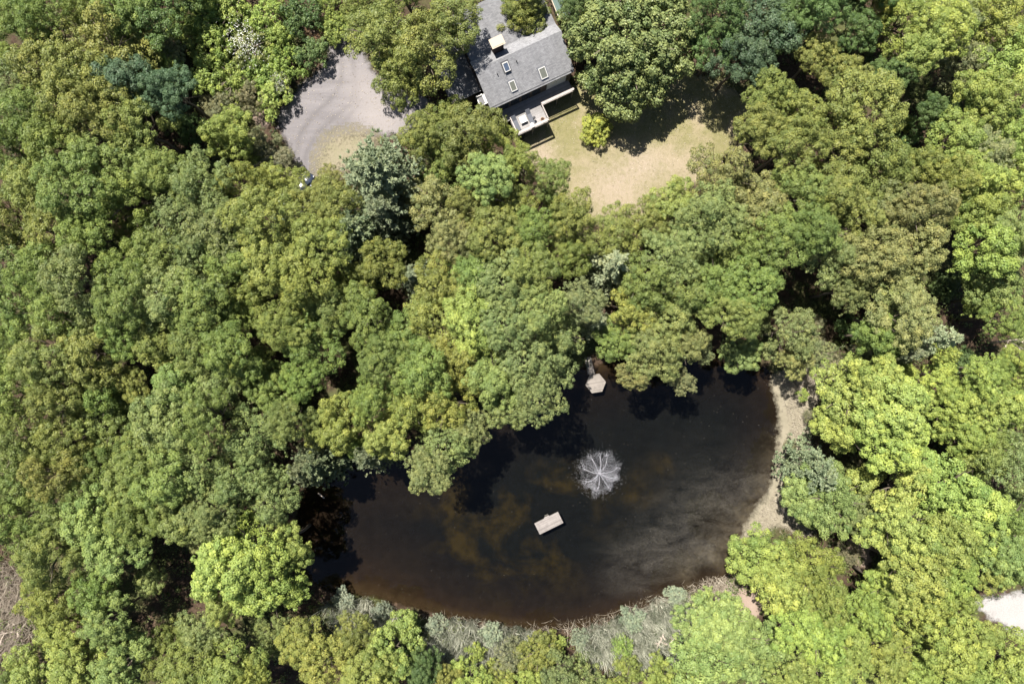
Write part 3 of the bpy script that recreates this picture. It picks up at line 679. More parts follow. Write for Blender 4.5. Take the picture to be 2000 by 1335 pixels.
# ------------------------------------------------------------------ foliage prototypes
def norm(a): return a / np.maximum(np.linalg.norm(a, axis=-1, keepdims=True), 1e-9)
def leaf_quads(rg, C, N, size, aspect=.72, fold=.18):
    n = len(C); r = norm(rg.normal(size=(n, 3))); T = norm(r - (r * N).sum(1, keepdims=True) * N); B = np.cross(N, T)
    L_ = size[:, None]; Wd = L_ * aspect
    return np.stack([C - T * L_ * .5, C + B * Wd * .5 + N * L_ * fold * .5, C + T * L_ * .5 - N * L_ * fold * .3, C - B * Wd * .5 + N * L_ * fold * .5], 1)
def fib(rg, n):
    return norm(rg.normal(size=(n, 3)))
def broad(seed, R=4.0, H=7.4, nl=11, rc=.56, leaf=.165, dens=118, gap=.08, space=1.26, tight=1.0, lobe=(.17, .39)):
    rg = np.random.default_rng(seed)
    lobes = [(np.array((rg.normal(0, .1 * R), rg.normal(0, .1 * R), H * .72)), R * rg.uniform(.3, .4))]
    n0 = max(3, nl // 3)
    for i in range(nl):
        inner = i < n0
        a = 2 * math.pi * ((i / n0) if inner else ((i - n0) / (nl - n0))) + rg.uniform(-.35, .35)
        d = R * (rg.uniform(.28, .46) if inner else rg.uniform(.58, .84)); r = R * rg.uniform(*lobe)
        z = H * (.76 - .56 * (d / R) ** 2) + rg.normal(0, .10 * H)
        lobes.append((np.array((math.cos(a) * d, math.sin(a) * d, z)), r))
    asp = np.array((1, 1, .85)); tufts = []; tp = np.zeros((0, 3))
    for k, (c, r) in enumerate(lobes):
        n = int(34 * (r / rc) ** 2)
        D = fib(rg, n); D = D[D[:, 2] > -.35]
        Pc = c + D * r * asp * rg.uniform(.72, 1.18, (len(D), 1))
        ok = np.ones(len(D), bool)
        for m_, (c2, r2) in enumerate(lobes):
            if m_ != k: ok &= np.linalg.norm((Pc - c2) / asp, axis=1) > r2 * .84
        for p, d in zip(Pc[ok], D[ok]):
            if rg.random() < gap: continue
            if len(tp) == 0 or ((tp - p) ** 2).sum(1).min() > (rc * space) ** 2:
                tp = np.vstack([tp, p]); tufts.append((p, d, rc * float(np.clip(rg.lognormal(-.05, .30), .45, 1.6))))
    for k in range(int(len(tufts) * .14)):
        p, d, r = tufts[rg.integers(0, len(tufts))]
        tufts.append((p + d * rc * rg.uniform(.7, 1.3), d, rc * rg.uniform(.35, .6)))
    VV = []; TT = []
    for p, d, r in tufts:
        n = int(dens * (r / rc) ** 2)
        D = norm(fib(rg, n) + d * .45 + np.array((0, 0, .40)))
        rad = r * rg.uniform(.45, 1.0, (n, 1)) ** .7
        Cc = p + D * rad * np.array((1, 1, .85))
        N = norm(D * tight + rg.normal(0, .42, (n, 3)) + np.array((0, 0, .30)))
        VV.append(leaf_quads(rg, Cc, N, leaf * rg.uniform(.7, 1.3, n)))
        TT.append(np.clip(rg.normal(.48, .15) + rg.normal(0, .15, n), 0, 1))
    n = int(len(tufts) * 7)
    k = rg.integers(0, len(lobes), n); D = fib(rg, n); C = np.array([lobes[i][0] for i in k]) + D * np.array([[lobes[i][1]] for i in k]) * rg.uniform(.2, .8, (n, 1))
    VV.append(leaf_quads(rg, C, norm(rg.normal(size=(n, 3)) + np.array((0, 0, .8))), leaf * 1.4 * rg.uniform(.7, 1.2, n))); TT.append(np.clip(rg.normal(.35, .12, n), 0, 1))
    V = np.concatenate(VV); V[:, :, 2] -= V[:, :, 2].min(); T = np.concatenate(TT)
    top = V[:, :, 2].max(); ext = np.percentile(np.hypot(V[:, :, 0], V[:, :, 1]), 97)
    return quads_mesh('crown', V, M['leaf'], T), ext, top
def pine(seed, R=4.0, H=13.0, nw=12, droop=.0, feather=.36, nb0=8):
    rg = np.random.default_rng(seed); VV = []; TT = []
    for w in range(nw):
        f = w / (nw - 1); z = H * (.25 + .73 * f); rw = R * (1 - f) ** .7 * rg.uniform(.85, 1.1) + .4
        nb = max(5, int(nb0 - 2 * f)); a0 = rg.uniform(0, 6.28)
        for b in range(nb):
            a = a0 + 2 * math.pi * b / nb + rg.uniform(-.25, .25); Lb = rw * rg.uniform(.72, 1.12)
            n = max(5, int(Lb / .13)); tb = rg.normal(.5, .10)
            for i in range(n):
                t = (i + .6) / n
                base = np.array((math.cos(a) * Lb * t, math.sin(a) * Lb * t, z + .35 * Lb * t * (.8 - droop) - droop * Lb * t * t * .9))
                side = (rg.random(3) - .5) * np.array((1.0, 1.0, .45)) * (.4 + .5 * t * (1.2 - t)) * Lb * .55
                c = base + side; m_ = 13
                ax = norm(np.array((math.cos(a), math.sin(a), .40 - 1.2 * droop)) + rg.normal(0, .3, 3))
                D = norm(ax + rg.normal(0, .55, (m_, 3)))
                Lq = feather * rg.uniform(.7, 1.3, (m_, 1)); S = norm(np.cross(D, np.array((0, 0, 1.0)) + rg.normal(0, .45, (m_, 3)))) * .062
                VV.append(np.stack([c - S * .6, c + D * Lq * .5 - S, c + D * Lq, c + D * Lq * .5 + S], 1)); TT.append(np.clip(tb + rg.normal(0, .14, m_), 0, 1))
    V = np.concatenate(VV); V[:, :, 2] -= V[:, :, 2].min()
    return quads_mesh('crown', V, M['needle'], np.concatenate(TT)), R * .98, V[:, :, 2].max()
PR = {
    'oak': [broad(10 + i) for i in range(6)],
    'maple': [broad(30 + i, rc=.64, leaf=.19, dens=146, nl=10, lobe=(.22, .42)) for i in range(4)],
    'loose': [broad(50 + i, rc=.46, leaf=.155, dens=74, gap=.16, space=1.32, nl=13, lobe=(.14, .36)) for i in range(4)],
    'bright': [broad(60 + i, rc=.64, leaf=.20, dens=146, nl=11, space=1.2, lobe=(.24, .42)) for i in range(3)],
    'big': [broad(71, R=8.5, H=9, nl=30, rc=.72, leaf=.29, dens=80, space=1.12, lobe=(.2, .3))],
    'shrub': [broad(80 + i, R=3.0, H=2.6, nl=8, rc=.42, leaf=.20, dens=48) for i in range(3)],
    'pine': [pine(90 + i) for i in range(3)],
    'feather': [pine(95 + i, droop=.5, feather=.42, nw=10) for i in range(2)],
}
def trunk_mesh(seed, h=10.0, R=4.0, conifer=False, nlimb=8):
    rg = random.Random(seed); mb = MB()
    bend = [(rg.uniform(-.15, .15) * k, rg.uniform(-.15, .15) * k) for k in range(5)]
    top = h * (.97 if conifer else .78)
    mb.tube([(bend[k][0], bend[k][1], top * k / 4) for k in range(5)], [.30, .24, .19, .12, .04], 8)
    if not conifer:
        for k in range(nlimb):
            a = 2 * math.pi * k / nlimb + rg.uniform(-.3, .3); z0 = h * rg.uniform(.36, .62); r = R * rg.uniform(.6, .92); z1 = h * rg.uniform(.68, .9)
            p1 = (math.cos(a) * r * .45, math.sin(a) * r * .45, z0 + (z1 - z0) * .6); p2 = (math.cos(a + .1) * r, math.sin(a + .1) * r, z1)
            mb.tube([(0, 0, z0), p1, p2], [.11, .07, .02], 5, False)
            for q in range(2):
                b = a + rg.uniform(-.8, .8); mb.tube([p1, (p1[0] + math.cos(b) * r * .35, p1[1] + math.sin(b) * r * .35, p1[2] + h * .12)], [.05, .012], 4, False)
    else:
        for k in range(24):
            z = h * rg.uniform(.35, .9); a = rg.uniform(0, 6.28); r = R * (1 - z / h) ** .75 * .9
            mb.tube([(0, 0, z), (math.cos(a) * r, math.sin(a) * r, z + r * .2)], [.05, .012], 4, False)
    return mesh_from('trunk', mb.v, mb.f, M['bark'], True)
TR = [trunk_mesh(i) for i in range(4)]; TRC = [trunk_mesh(20 + i, conifer=True) for i in range(2)]

# look: proto family, colour, wording, height factor
LOOK = {
    'g': ('oak', (0.158, 0.204, 0.056), 'mid green'), 'o': ('oak', (0.178, 0.200, 0.056), 'olive green'),
    'y': ('oak', (0.205, 0.228, 0.058), 'yellowish green'), 'l': ('maple', (0.226, 0.276, 0.070), 'fresh light green'),
    'L': ('bright', (.262, .320, .085), 'vivid yellow green'), 'd': ('maple', (.082, .124, .064), 'dark blue green'),
    'k': ('maple', (0.100, 0.152, 0.050), 'deep green'), 'p': ('pine', (0.175, 0.210, 0.118), 'grey green pine'),
    'f': ('feather', (0.250, 0.285, 0.175), 'feathery pale'), 's': ('loose', (0.176, 0.215, 0.078), 'sage green'),
    't': ('oak', (0.202, 0.219, 0.080), 'tan tinged'), 'w': ('loose', (0.182, 0.202, 0.092), 'sparse greyish'),
    'v': ('loose', (0.260, 0.290, 0.210), 'silvery'),
    'h': ('maple', (0.198, 0.252, 0.082), 'smooth pale green'),
}
# x, y, radius in the 2000-pixel photograph; look; height (m)
T_ = """
35 20 62 g 15|85 50 58 g 15|175 15 62 g 15|240 22 66 g 15|290 45 64 k 13|10 112 30 l 7|205 82 82 o 17|105 118 78 o 17|25 155 58 s 15|150 172 78 o 17
310 98 40 w 8|255 160 64 d 15|340 180 54 d 14|333 132 30 l 6|445 255 52 l 11|60 228 72 g 17|195 218 66 o 17|275 252 64 o 16|20 292 62 g 17|112 285 66 o 17|205 302 66 g 17
302 330 58 g 15|60 362 66 o 17|150 372 66 g 17|245 388 62 g 14|20 432 62 o 17|100 447 66 o 17|180 452 58 g 16|262 450 36 y 10|345 350 56 g 15|405 368 62 s 16
472 368 60 y 15|540 368 56 y 14|360 432 66 s 17|440 440 66 s 17|520 432 66 y 17|592 405 52 o 13|655 410 60 o 14|646 358 36 o 11|20 512 66 s 17|95 527 62 g 17
170 548 62 s 17|250 522 62 g 17|320 502 62 g 17|390 512 66 s 17|465 512 62 g 17|540 512 66 y 17|622 478 60 y 16|592 545 60 y 16|512 582 58 y 16|30 592 66 g 17
110 612 62 g 17|185 612 58 s 17|260 592 62 g 17|335 582 62 s 17|400 592 62 g 17|455 612 52 g 16|640 610 64 g 17|560 640 54 o 16|612 668 60 g 17|690 562 58 o 15
715 620 60 g 17|20 682 62 g 17|95 692 62 g 16|170 692 62 o 17|245 660 60 g 17|320 662 60 o 17|390 672 58 g 17|455 685 56 g 17|266 745 36 y 12|350 745 62 h 15
430 755 60 h 16|490 722 50 g 15|535 765 56 g 16|30 762 62 g 17|110 782 66 o 17|190 772 60 g 16|600 740 50 g 15|40 852 66 g 17|125 862 62 o 17|200 832 56 g 15
340 822 66 h 17|410 820 60 g 17|500 852 66 s 17|570 820 52 g 16|300 890 60 g 17|650 830 56 l 16|700 868 36 l 12|30 942 62 g 17|100 932 62 o 17|182 935 62 g 17
262 938 64 h 17|330 930 60 g 17|400 905 60 s 16|470 935 62 s 17|535 965 64 s 16|592 915 52 p 15|40 1012 62 g 16|112 1005 60 g 17|190 1015 60 h 17|262 1015 60 g 17
340 1005 64 h 17|420 1000 56 s 16|102 1080 64 o 15|165 1060 52 g 16|232 1065 60 h 16|400 1045 40 t 9|495 1075 78 l 17|560 1065 50 l 15|445 1105 64 L 16|520 1150 66 l 16
440 1165 50 l 14|298 1128 34 h 9|185 1145 58 g 14|100 1165 56 y 12|135 1220 56 l 13|215 1205 50 h 13|68 1298 56 l 13|150 1300 60 l 13|240 1295 56 h 13|320 1285 56 o 13
398 1232 48 s 14|375 1300 56 o 14|450 1295 60 l 14|30 1335 40 g 12|490 1335 50 y 13|530 1250 44 s 9|592 1250 48 y 12|640 1295 56 y 13|690 1245 46 o 10|760 1280 62 L 12
722 1315 58 l 13|825 1300 42 k 10|865 1335 38 y 9|915 1338 46 l 8|975 1340 42 y 7|1055 1275 46 y 7|1092 1315 42 s 7|1030 1345 36 l 6|1140 1330 42 s 7|1222 1335 42 y 7
1288 1332 44 l 8|1368 1225 52 h 10|1405 1182 38 h 8|1410 1212 58 h 11|1440 1245 58 h 12|1380 1290 66 h 12|1478 1278 62 h 12|1345 1335 46 l 9|1475 1090 64 l 13|1520 1135 62 l 13|1590 1110 68 y 13
1600 1170 62 y 13|1545 1215 58 l 13|1605 1235 58 l 13|1660 1275 58 l 14|1610 1315 54 l 13|1540 1315 54 l 13|1692 1195 54 l 13|1602 926 56 p 12|1628 982 72 h 13|1690 1010 46 s 12
1572 968 50 h 11|1680 775 84 L 15|1740 800 70 L 15|1655 830 62 L 14|1745 865 68 L 15|1710 740 52 L 14|1765 955 70 L 15|1850 960 78 L 16|1900 1010 74 L 16|1760 1035 66 L 15|1835 1055 68 l 15|1775 1110 66 l 15|1850 1110 52 l 15
1735 1150 54 l 14|1800 1195 62 l 14|1865 1175 46 l 12|1848 1258 58 l 14|1900 1230 44 l 12|1955 1290 62 l 14|1885 1312 56 l 14|1800 1305 56 l 14|1735 1280 54 l 14|1930 885 66 g 16|1975 925 66 s 16
1880 852 56 l 15|1975 1020 64 g 15|1955 1085 54 h 14|1925 1112 48 l 13|1990 1105 44 h 13|1855 790 58 l 15|1925 800 58 l 15|1815 745 52 l 14|1900 740 48 l 14|1975 790 56 l 15|1825 660 50 f 16|1770 690 34 f 14
1540 650 60 s 11|1548 702 40 t 9|1448 690 42 h 11|1600 690 40 w 4|1740 555 84 t 17|1780 475 78 t 17|1700 505 66 t 17|1755 620 64 t 16|1715 655 48 g 14|1612 500 56 s 15|1650 570 48 s 14
1910 585 34 l 9|1950 545 58 h 15|1925 480 68 l 17|1975 470 48 h 16|1900 415 58 l 16|1960 620 48 g 13|1988 712 44 l 13|1940 722 34 g 12|790 -15 52 o 14|1668 62 44 k 13|1490 55 78 d 15|1446 118 52 d 13|1402 92 44 k 12|1118 22 34 k 12|1540 40 54 k 15|1400 30 54 k 14
1600 22 48 k 15|1645 -20 56 k 16|1560 -25 50 k 15|1700 -30 50 k 15|340 -20 54 k 10|400 -25 50 l 6|1590 112 48 o 11|1655 165 50 o 13|1495 195 56 o 15|1560 230 62 o 16|1690 215 82 o 17|1640 280 74 o 17|1540 290 66 o 17|1720 320 70 o 17|1470 260 54 o 15|1415 350 74 t 16|1480 400 68 t 17|1390 425 60 s 16
1555 385 60 g 17|1620 385 58 o 17|1505 470 62 g 17|1430 490 64 g 17|1362 470 60 s 16|1575 450 50 g 17|1672 420 60 o 17|1730 400 62 t 17|1800 415 68 t 17|1845 355 58 y 16|1790 335 56 o 17
1765 40 68 l 15|1715 15 50 y 14|1835 60 58 l 14|1885 35 66 w 13|1950 30 68 y 14|1960 120 68 l 14|1885 130 58 w 12|1790 105 50 l 14|1735 150 40 k 12|1825 220 40 k 11|1930 205 68 l 14|1860 280 58 l 15
1915 295 58 w 13|1970 275 56 l 14|1950 350 58 l 14|1900 350 54 l 15|745 70 70 o 14|830 95 78 o 15|880 45 60 o 15|780 135 62 o 14|712 16 54 o 12|1008 36 46 o 9|1044 38 38 o 8.5|1020 -8 40 o 11
864 240 64 o 14|915 255 62 o 14|955 270 46 y 13|870 305 66 g 14|738 332 84 p 15|748 410 64 p 14|690 445 62 p 13|824 264 38 o 12|955 350 50 h 14|1015 315 46 y 12|850 400 66 t 15|920 405 60 o 15
1005 405 58 o 15|1075 350 46 g 11|1040 450 56 g 16|960 460 60 o 16|885 470 52 t 15|1110 430 56 o 15|1195 455 58 o 15|1265 430 46 o 14|1310 400 50 l 13|1200 515 50 f 17|1260 555 58 g 17|1305 500 60 s 17
1335 560 66 g 17|1400 560 64 g 17|1430 620 56 g 16|1465 560 52 g 16|1345 435 52 s 15|1110 500 54 o 16|745 515 50 o 14|805 540 34 f 14|865 555 62 y 17|925 540 58 g 17|985 560 58 s 17|1035 535 58 o 17
850 625 66 y 17|920 630 60 l 17|985 640 54 s 17|790 660 58 g 17|1050 610 58 s 16|1090 650 58 s 16|1135 590 44 w 14|1168 625 36 f 15|1025 705 60 s 16|1078 714 47 s 14|1052 782 52 s 16|965 740 60 h 16
890 700 66 y 17|825 725 60 g 17|755 700 56 g 16|735 775 50 g 14|800 790 60 y 17|870 780 62 y 17|920 840 48 s 14|865 870 60 s 15|840 915 44 s 14|718 890 42 p 14|615 905 54 p 15|760 850 50 l 15|1000 790 46 s 14
1300 620 60 t 15|1275 690 52 t 14|1235 735 34 t 12|1335 670 48 t 14|1368 690 24 w 10|1235 610 54 y 16|1205 665 46 g 14|1330 745 28 w 10
"""
BIGTREE = (1237, 60, 130, 'k')
SHRUBS = """
400 25 48 l|455 15 46 l|515 25 44 l|418 85 48 l|482 88 46 W|540 78 42 l|400 145 44 l|452 150 46 l|512 138 44 l|556 122 36 l|430 200 42 w|490 185 36 w|528 190 38 l|545 160 24 W
584 24 44 k|606 102 34 k|640 55 24 l|662 48 26 l|612 62 20 r|652 80 14 l|508 282 38 w|535 318 40 w|500 310 30 l|1166 246 32 L|1000 1290 40 w|880 1320 30 w|1640 720 34 w|1568 772 14 l|1582 812 15 w|1540 952 13 l|352 40 36 l|374 74 30 l|326 78 28 k|640 6 28 l|1785 255 30 k|1762 240 26 l|1715 85 30 k|1850 690 30 l|1884 702 26 k|1662 1084 22 w|1545 870 13 w|1590 640 30 w
1700 890 26 w|1660 640 30 k|1855 560 30 k|365 250 34 k|1870 1090 20 w|700 60 22 w|1075 390 30 l|1290 470 26 l|800 1214 24 k|668 1172 24 v|742 1196 20 v|850 1225 22 v|958 1240 22 v|1135 1250 22 v|1235 1212 24 v|1322 1165 22 v|1215 1265 24 l|930 1275 24 l|1085 1262 22 l
"""
PLACES = [  # name, landmark, test on photo position
    ('in the upper corner woods', 'the dark blue green trees', (255, 160), lambda x, y: x < 365 and y < 200),
    ('by the thicket', 'the dark clearing', (380, 280), lambda x, y: x < 365 and 200 <= y < 345),
    ('in the woods below it', 'the dark clearing', (380, 280), lambda x, y: x < 365 and 345 <= y < 490),
    ('below the driveway', 'the dark car', (605, 345), lambda x, y: 365 <= x < 690 and 300 <= y < 470),
    ('between driveway and house', 'the driveway', (680, 120), lambda x, y: 660 <= x < 960 and y < 200),
    ('behind the rear roof', 'the chimney', (972, 85), lambda x, y: 960 <= x < 1095 and y < 200),
    ('between deck and driveway', 'the deck', (1040, 230), lambda x, y: 690 <= x < 1100 and 200 <= y < 400),
    ('along the lawn edge', 'the lawn', (1230, 370), lambda x, y: 1040 <= x < 1420 and 320 <= y < 480),
    ('north east of the lawn', 'the lawn', (1230, 370), lambda x, y: 1380 <= x < 1640 and y < 250),
    ('east of the lawn', 'the lawn', (1230, 370), lambda x, y: 1380 <= x < 1760 and 250 <= y < 440),
    ('in the far corner woods', 'the lawn', (1230, 370), lambda x, y: x >= 1640 and y < 250),
    ('along the photo edge', 'the lawn', (1230, 370), lambda x, y: x >= 1760 and 250 <= y < 440),
    ('in the mid belt under the deck side', 'the deck', (1040, 230), lambda x, y: 690 <= x < 1130 and 400 <= y < 590),
    ('in the mid belt above the dock', 'the dock', (1163, 748), lambda x, y: 1130 <= x < 1480 and 440 <= y < 600),
    ('uphill of the mud shore', 'the mud shore', (1560, 780), lambda x, y: 1480 <= x < 1860 and 440 <= y < 720),
    ('by the bare dead tree', 'the dead tree', (1975, 650), lambda x, y: x >= 1860 and 440 <= y < 700),
    ('on the upper bank', 'the dock', (1163, 748), lambda x, y: 930 <= x < 1480 and 590 <= y < 860),
    ('on the upper bank', 'the fountain', (1169, 922), lambda x, y: 690 <= x < 950 and 590 <= y < 960),
    ('at its upper end', 'the pond', (640, 980), lambda x, y: 470 <= x < 730 and 720 <= y < 1000),
    ('in the inner woods', 'the driveway', (680, 250), lambda x, y: 470 <= x < 730 and 470 <= y < 720),
    ('in the woods level with the dock', 'the pond', (640, 980), lambda x, y: 215 <= x < 470 and 620 <= y < 800),
    ('in the woods level with the lawn tip', 'the driveway', (600, 340), lambda x, y: 215 <= x < 470 and 470 <= y < 620),
    ('by the photo edge below it', 'the dark clearing', (380, 280), lambda x, y: x < 215 and 470 <= y < 660),
    ('by the west photo edge', 'the pond', (640, 980), lambda x, y: x < 215 and 660 <= y < 900),
    ('in the woods level with the fountain', 'the pond', (640, 980), lambda x, y: 215 <= x < 470 and 800 <= y < 960),
    ('above it by the photo edge', 'the dead brush', (20, 1180), lambda x, y: x < 215 and 900 <= y < 1110),
    ('in the woods level with the raft', 'the pond', (640, 1050), lambda x, y: 215 <= x < 470 and 960 <= y < 1090),
    ('at its western tip', 'the pond', (640, 1080), lambda x, y: 390 <= x < 600 and 1000 <= y < 1200),
    ('in the lower corner', 'the dead brush', (20, 1180), lambda x, y: x < 360 and y >= 1090),
    ('in the lower woods', 'the pond', (640, 1080), lambda x, y: 360 <= x < 560 and y >= 1180),
    ('below the small reed clump', 'the raft', (1072, 1021), lambda x, y: 560 <= x < 900 and y >= 1180),
    ('between the two reed beds', 'the raft', (1072, 1021), lambda x, y: 900 <= x < 1320 and y >= 1180),
    ('beside the larger reed bed', 'the reed bed', (1250, 1220), lambda x, y: 1320 <= x < 1510 and y >= 1180),
    ('at its eastern corner', 'the pond', (1400, 1080), lambda x, y: 1430 <= x < 1710 and 1040 <= y < 1200),
    ('right of the reeds', 'the reed bed', (1250, 1220), lambda x, y: 1510 <= x < 1780 and y >= 1180),
    ('along the mud shore', 'the mud shore', (1560, 820), lambda x, y: 1560 <= x < 1720 and 860 <= y < 1040),
    ('in the bright group', 'the mud shore', (1560, 820), lambda x, y: 1600 <= x < 1800 and 700 <= y < 880),
    ('on the east side', 'the fountain', (1169, 922), lambda x, y: x >= 1720 and 700 <= y < 1040),
    ('around the white gravel', 'the white gravel', (1960, 1200), lambda x, y: x >= 1780 and 1150 <= y),
    ('up the slope', 'the white gravel', (1960, 1200), lambda x, y: x >= 1700 and 1040 <= y < 1180),
]
ORD = 'first second third fourth fifth sixth seventh eighth ninth tenth eleventh twelfth thirteenth fourteenth fifteenth sixteenth'.split()
trees = []
for row in T_.replace('\n', '|').split('|'):
    if row.strip():
        a = row.split(); trees.append([float(a[0]), float(a[1]), float(a[2]), a[3], float(a[4])])
def place_of(x, y):
    for p in PLACES:
        if p[3](x, y): return p
    return ('in the open woods', 'the house', (1020, 130))
buckets = {}
for i, t in enumerate(trees): buckets.setdefault((place_of(t[0], t[1])[0], t[3]), []).append(i)
labels = {}
for (pl, lk), ids in buckets.items():
    p = place_of(trees[ids[0]][0], trees[ids[0]][1]); noun = LOOK[lk][2] + ('' if lk == 'p' else ' tree')
    ids.sort(key=lambda i: (trees[i][0] - p[2][0]) ** 2 + (trees[i][1] - p[2][1]) ** 2)
    for k, i in enumerate(ids):
        labels[i] = f'{noun} {pl}' if len(ids) == 1 else f'{ORD[k]} {noun} from {p[1]} {pl}'
rt = random.Random(5)
def make_tree(name, label, group, x, y, rpx, fam, col, h, cat='tree', top_frac=.86, jitter=.05, trunk=True):
    zc = h * .72
    rm = rpx * (CAM_H - zc) / F * 1.06
    w = at(x, y, zc)
    me, R0, H0 = PR[fam][rt.randrange(len(PR[fam]))]
    root = empty(name, (w.x, w.y, 0), rt.uniform(0, 6.283)); tag(root, label, cat, group)
    s_ = rm / R0
    hz = min(h * (.97 if fam in ('pine', 'feather') else .88), H0 * s_ * rt.uniform(.95, 1.2))
    if fam in ('pine', 'feather'): hz = h * .97
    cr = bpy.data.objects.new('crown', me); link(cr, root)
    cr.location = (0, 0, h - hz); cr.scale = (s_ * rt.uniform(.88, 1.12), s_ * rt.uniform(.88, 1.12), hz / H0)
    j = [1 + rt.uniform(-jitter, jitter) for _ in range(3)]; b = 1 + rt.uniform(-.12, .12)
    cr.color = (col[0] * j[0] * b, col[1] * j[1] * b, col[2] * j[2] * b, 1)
    if trunk:
        tm = rt.choice(TRC if fam in ('pine', 'feather') else TR)
        tr = bpy.data.objects.new('trunk', tm); link(tr, root); k = rm / 4.0
        tr.scale = (k * .95, k * .95, h / 10.0 * .96)
    return root, cr
NAME = {'p': 'pine_tree', 'f': 'pine_tree'}
for i, (x, y, r, lk, h) in enumerate(trees):
    fam, col, word = LOOK[lk]
    h = h * rt.uniform(.80, 1.14)
    make_tree(NAME.get(lk, 'broadleaf_tree'), labels[i], 'trees of the woods round the pond', x, y, r, fam, col, h)
x, y, r, lk = BIGTREE
make_tree('broadleaf_tree', 'huge deep green shade tree between the house and the lawn', 'trees of the woods round the pond', x, y, r, 'big', (0.165, 0.208, 0.082), 14.0)
SH_L = {'l': ('shrub', (0.220, 0.278, 0.070), 'leafy light green shrub'), 'W': ('shrub', (0.19, 0.215, 0.08), 'shrub covered in white blossom'), 'k': ('shrub', (0.100, 0.152, 0.050), 'dense dark green shrub'),
        'w': ('loose', (0.185, 0.182, 0.100), 'sparse grey tan shrub'), 'v': ('loose', (0.26, 0.29, 0.21), 'silvery grey green shrub'), 'r': ('loose', (0.16, 0.105, 0.055), 'rust coloured shrub'), 'L': ('bright', (0.290, 0.335, 0.074), 'bright yellow green bush standing alone on the lawn')}
shr = [(float(a), float(b), float(c), d) for a, b, c, d in (q.split() for q in SHRUBS.replace('\n', '|').split('|') if q.strip())]
def s_zone(x, y):
    if x < 600 and y < 345: return 'in the thicket', 'the driveway', (640, 150)
    if x < 720 and y < 345: return 'at the top of the driveway', 'the driveway', (660, 110)
    if x < 1400 and y > 1100: return 'beside the reeds', 'the reeds', (1200, 1220)
    if x < 1400 and y > 300: return 'on the lawn edge', 'the lawn', (1200, 360)
    if y < 330: return 'in the far corner woods', 'the lawn', (1230, 370)
    if y > 1000: return 'behind the pond corner', 'the pond', (1420, 1080)
    if x > 1740: return 'on the east side', 'the fountain', (1169, 922)
    if y > 745: return 'along the mud shore', 'the fountain', (1169, 922)
    return 'on the slope above the mud shore', 'the mud shore', (1560, 780)
sb = {}
for i, q in enumerate(shr): sb.setdefault((s_zone(q[0], q[1])[0], q[3]), []).append(i)
sl = {}
for (zn, lk), ids in sb.items():
    z_ = s_zone(shr[ids[0]][0], shr[ids[0]][1]); ids.sort(key=lambda i: (shr[i][0] - z_[2][0]) ** 2 + (shr[i][1] - z_[2][1]) ** 2)
    for k, i in enumerate(ids):
        sl[i] = SH_L[lk][2] if lk == 'L' else (f'{SH_L[lk][2]} {zn}' if len(ids) == 1 else f'{ORD[k]} {SH_L[lk][2]} from {z_[1]} {zn}')
petal_rg = np.random.default_rng(3)
pc = petal_rg.normal(0, 1, (520, 3)) * np.array((1.1, 1.6, .3)) + np.array((0, 0, 0))
PET = quads_mesh('blossoms', leaf_quads(petal_rg, pc, norm(petal_rg.normal(0, .5, (520, 3)) + np.array((0, 0, 1))), petal_rg.uniform(.06, .14, 520)), M['petal'])
for i, (x, y, r, lk) in enumerate(shr):
    fam, col, _ = SH_L[lk]
    root, cr = make_tree('shrub', sl[i], 'shrubs of the thicket and clearings', x, y, r, fam, col, min(5.5, 1.4 + r * .075) * rt.uniform(.85, 1.15), 'shrub', trunk=(r > 45))
    if lk == 'W':
        bl = bpy.data.objects.new('blossoms', PET); link(bl, root); bl.location = (0, 0, cr.location.z + cr.scale.z * 2.6); bl.scale = (r / 46,) * 3

# dead trees: bare, branching
def dead_tree(loc, h, spread, lean, label, mat, seed, nb=9):
    rg = random.Random(seed); t = empty('dead_tree', loc); tag(t, label, 'tree')
    lx, ly = lean; mb = MB()
    mb.tube([(lx * k / 5 + rg.uniform(-.08, .08), ly * k / 5 + rg.uniform(-.08, .08), h * k / 5) for k in range(6)], [.16, .13, .11, .085, .06, .025], 7)
    mb.build('trunk', mat, t, True)
    for k in range(nb):
        f = rg.uniform(.35, .95); b0 = Vector((lx * f, ly * f, h * f)); a = 6.28 * k / nb + rg.uniform(-.4, .4); r = spread * rg.uniform(.5, 1.1)
        p1 = b0 + Vector((math.cos(a) * r * .5, math.sin(a) * r * .5, r * .3)); p2 = b0 + Vector((math.cos(a + .25) * r, math.sin(a + .25) * r, r * .45))
        m = MB(); m.tube([b0, p1, p2], [.06, .04, .012], 5)
        for q in range(3):
            w = a + rg.uniform(-1, 1); m.tube([p1, p1 + Vector((math.cos(w) * r * .5, math.sin(w) * r * .5, r * .2))], [.03, .008], 4)
        m.build('branch', mat, t, True)
c = at(1928, 668); dead_tree((c.x, c.y, 0), 9.5, 2.3, (1.0, .6), 'bare dead tree with grey branches among the east woods', M['pale_bark'], 4, 10)
c = at(1283, 1268); dead_tree((c.x, c.y, 0), 3.2, 1.1, (.2, 3.6), 'bleached leaning dead tree standing in the larger reed bed', M['pale_bark'], 8, 5)
c = at(1292, 1266); dead_tree((c.x, c.y, 0), 2.8, .9, (1.6, 3.0), 'forked bleached dead trunk beside the leaning one in the reeds', M['pale_bark'], 9, 4)
c = at(512, 268); dead_tree((c.x, c.y, 0), 3.0, 1.2, (1.2, -1.2), 'bare grey dead tree at the edge of the dark clearing', M['bark'], 12, 6)
c = at(58, 1225); dead_tree((c.x, c.y, 0), 1.2, 1.3, (-3.2, -.4), 'fallen bare branch lying in the dead brush', M['pale_bark'], 13, 6)
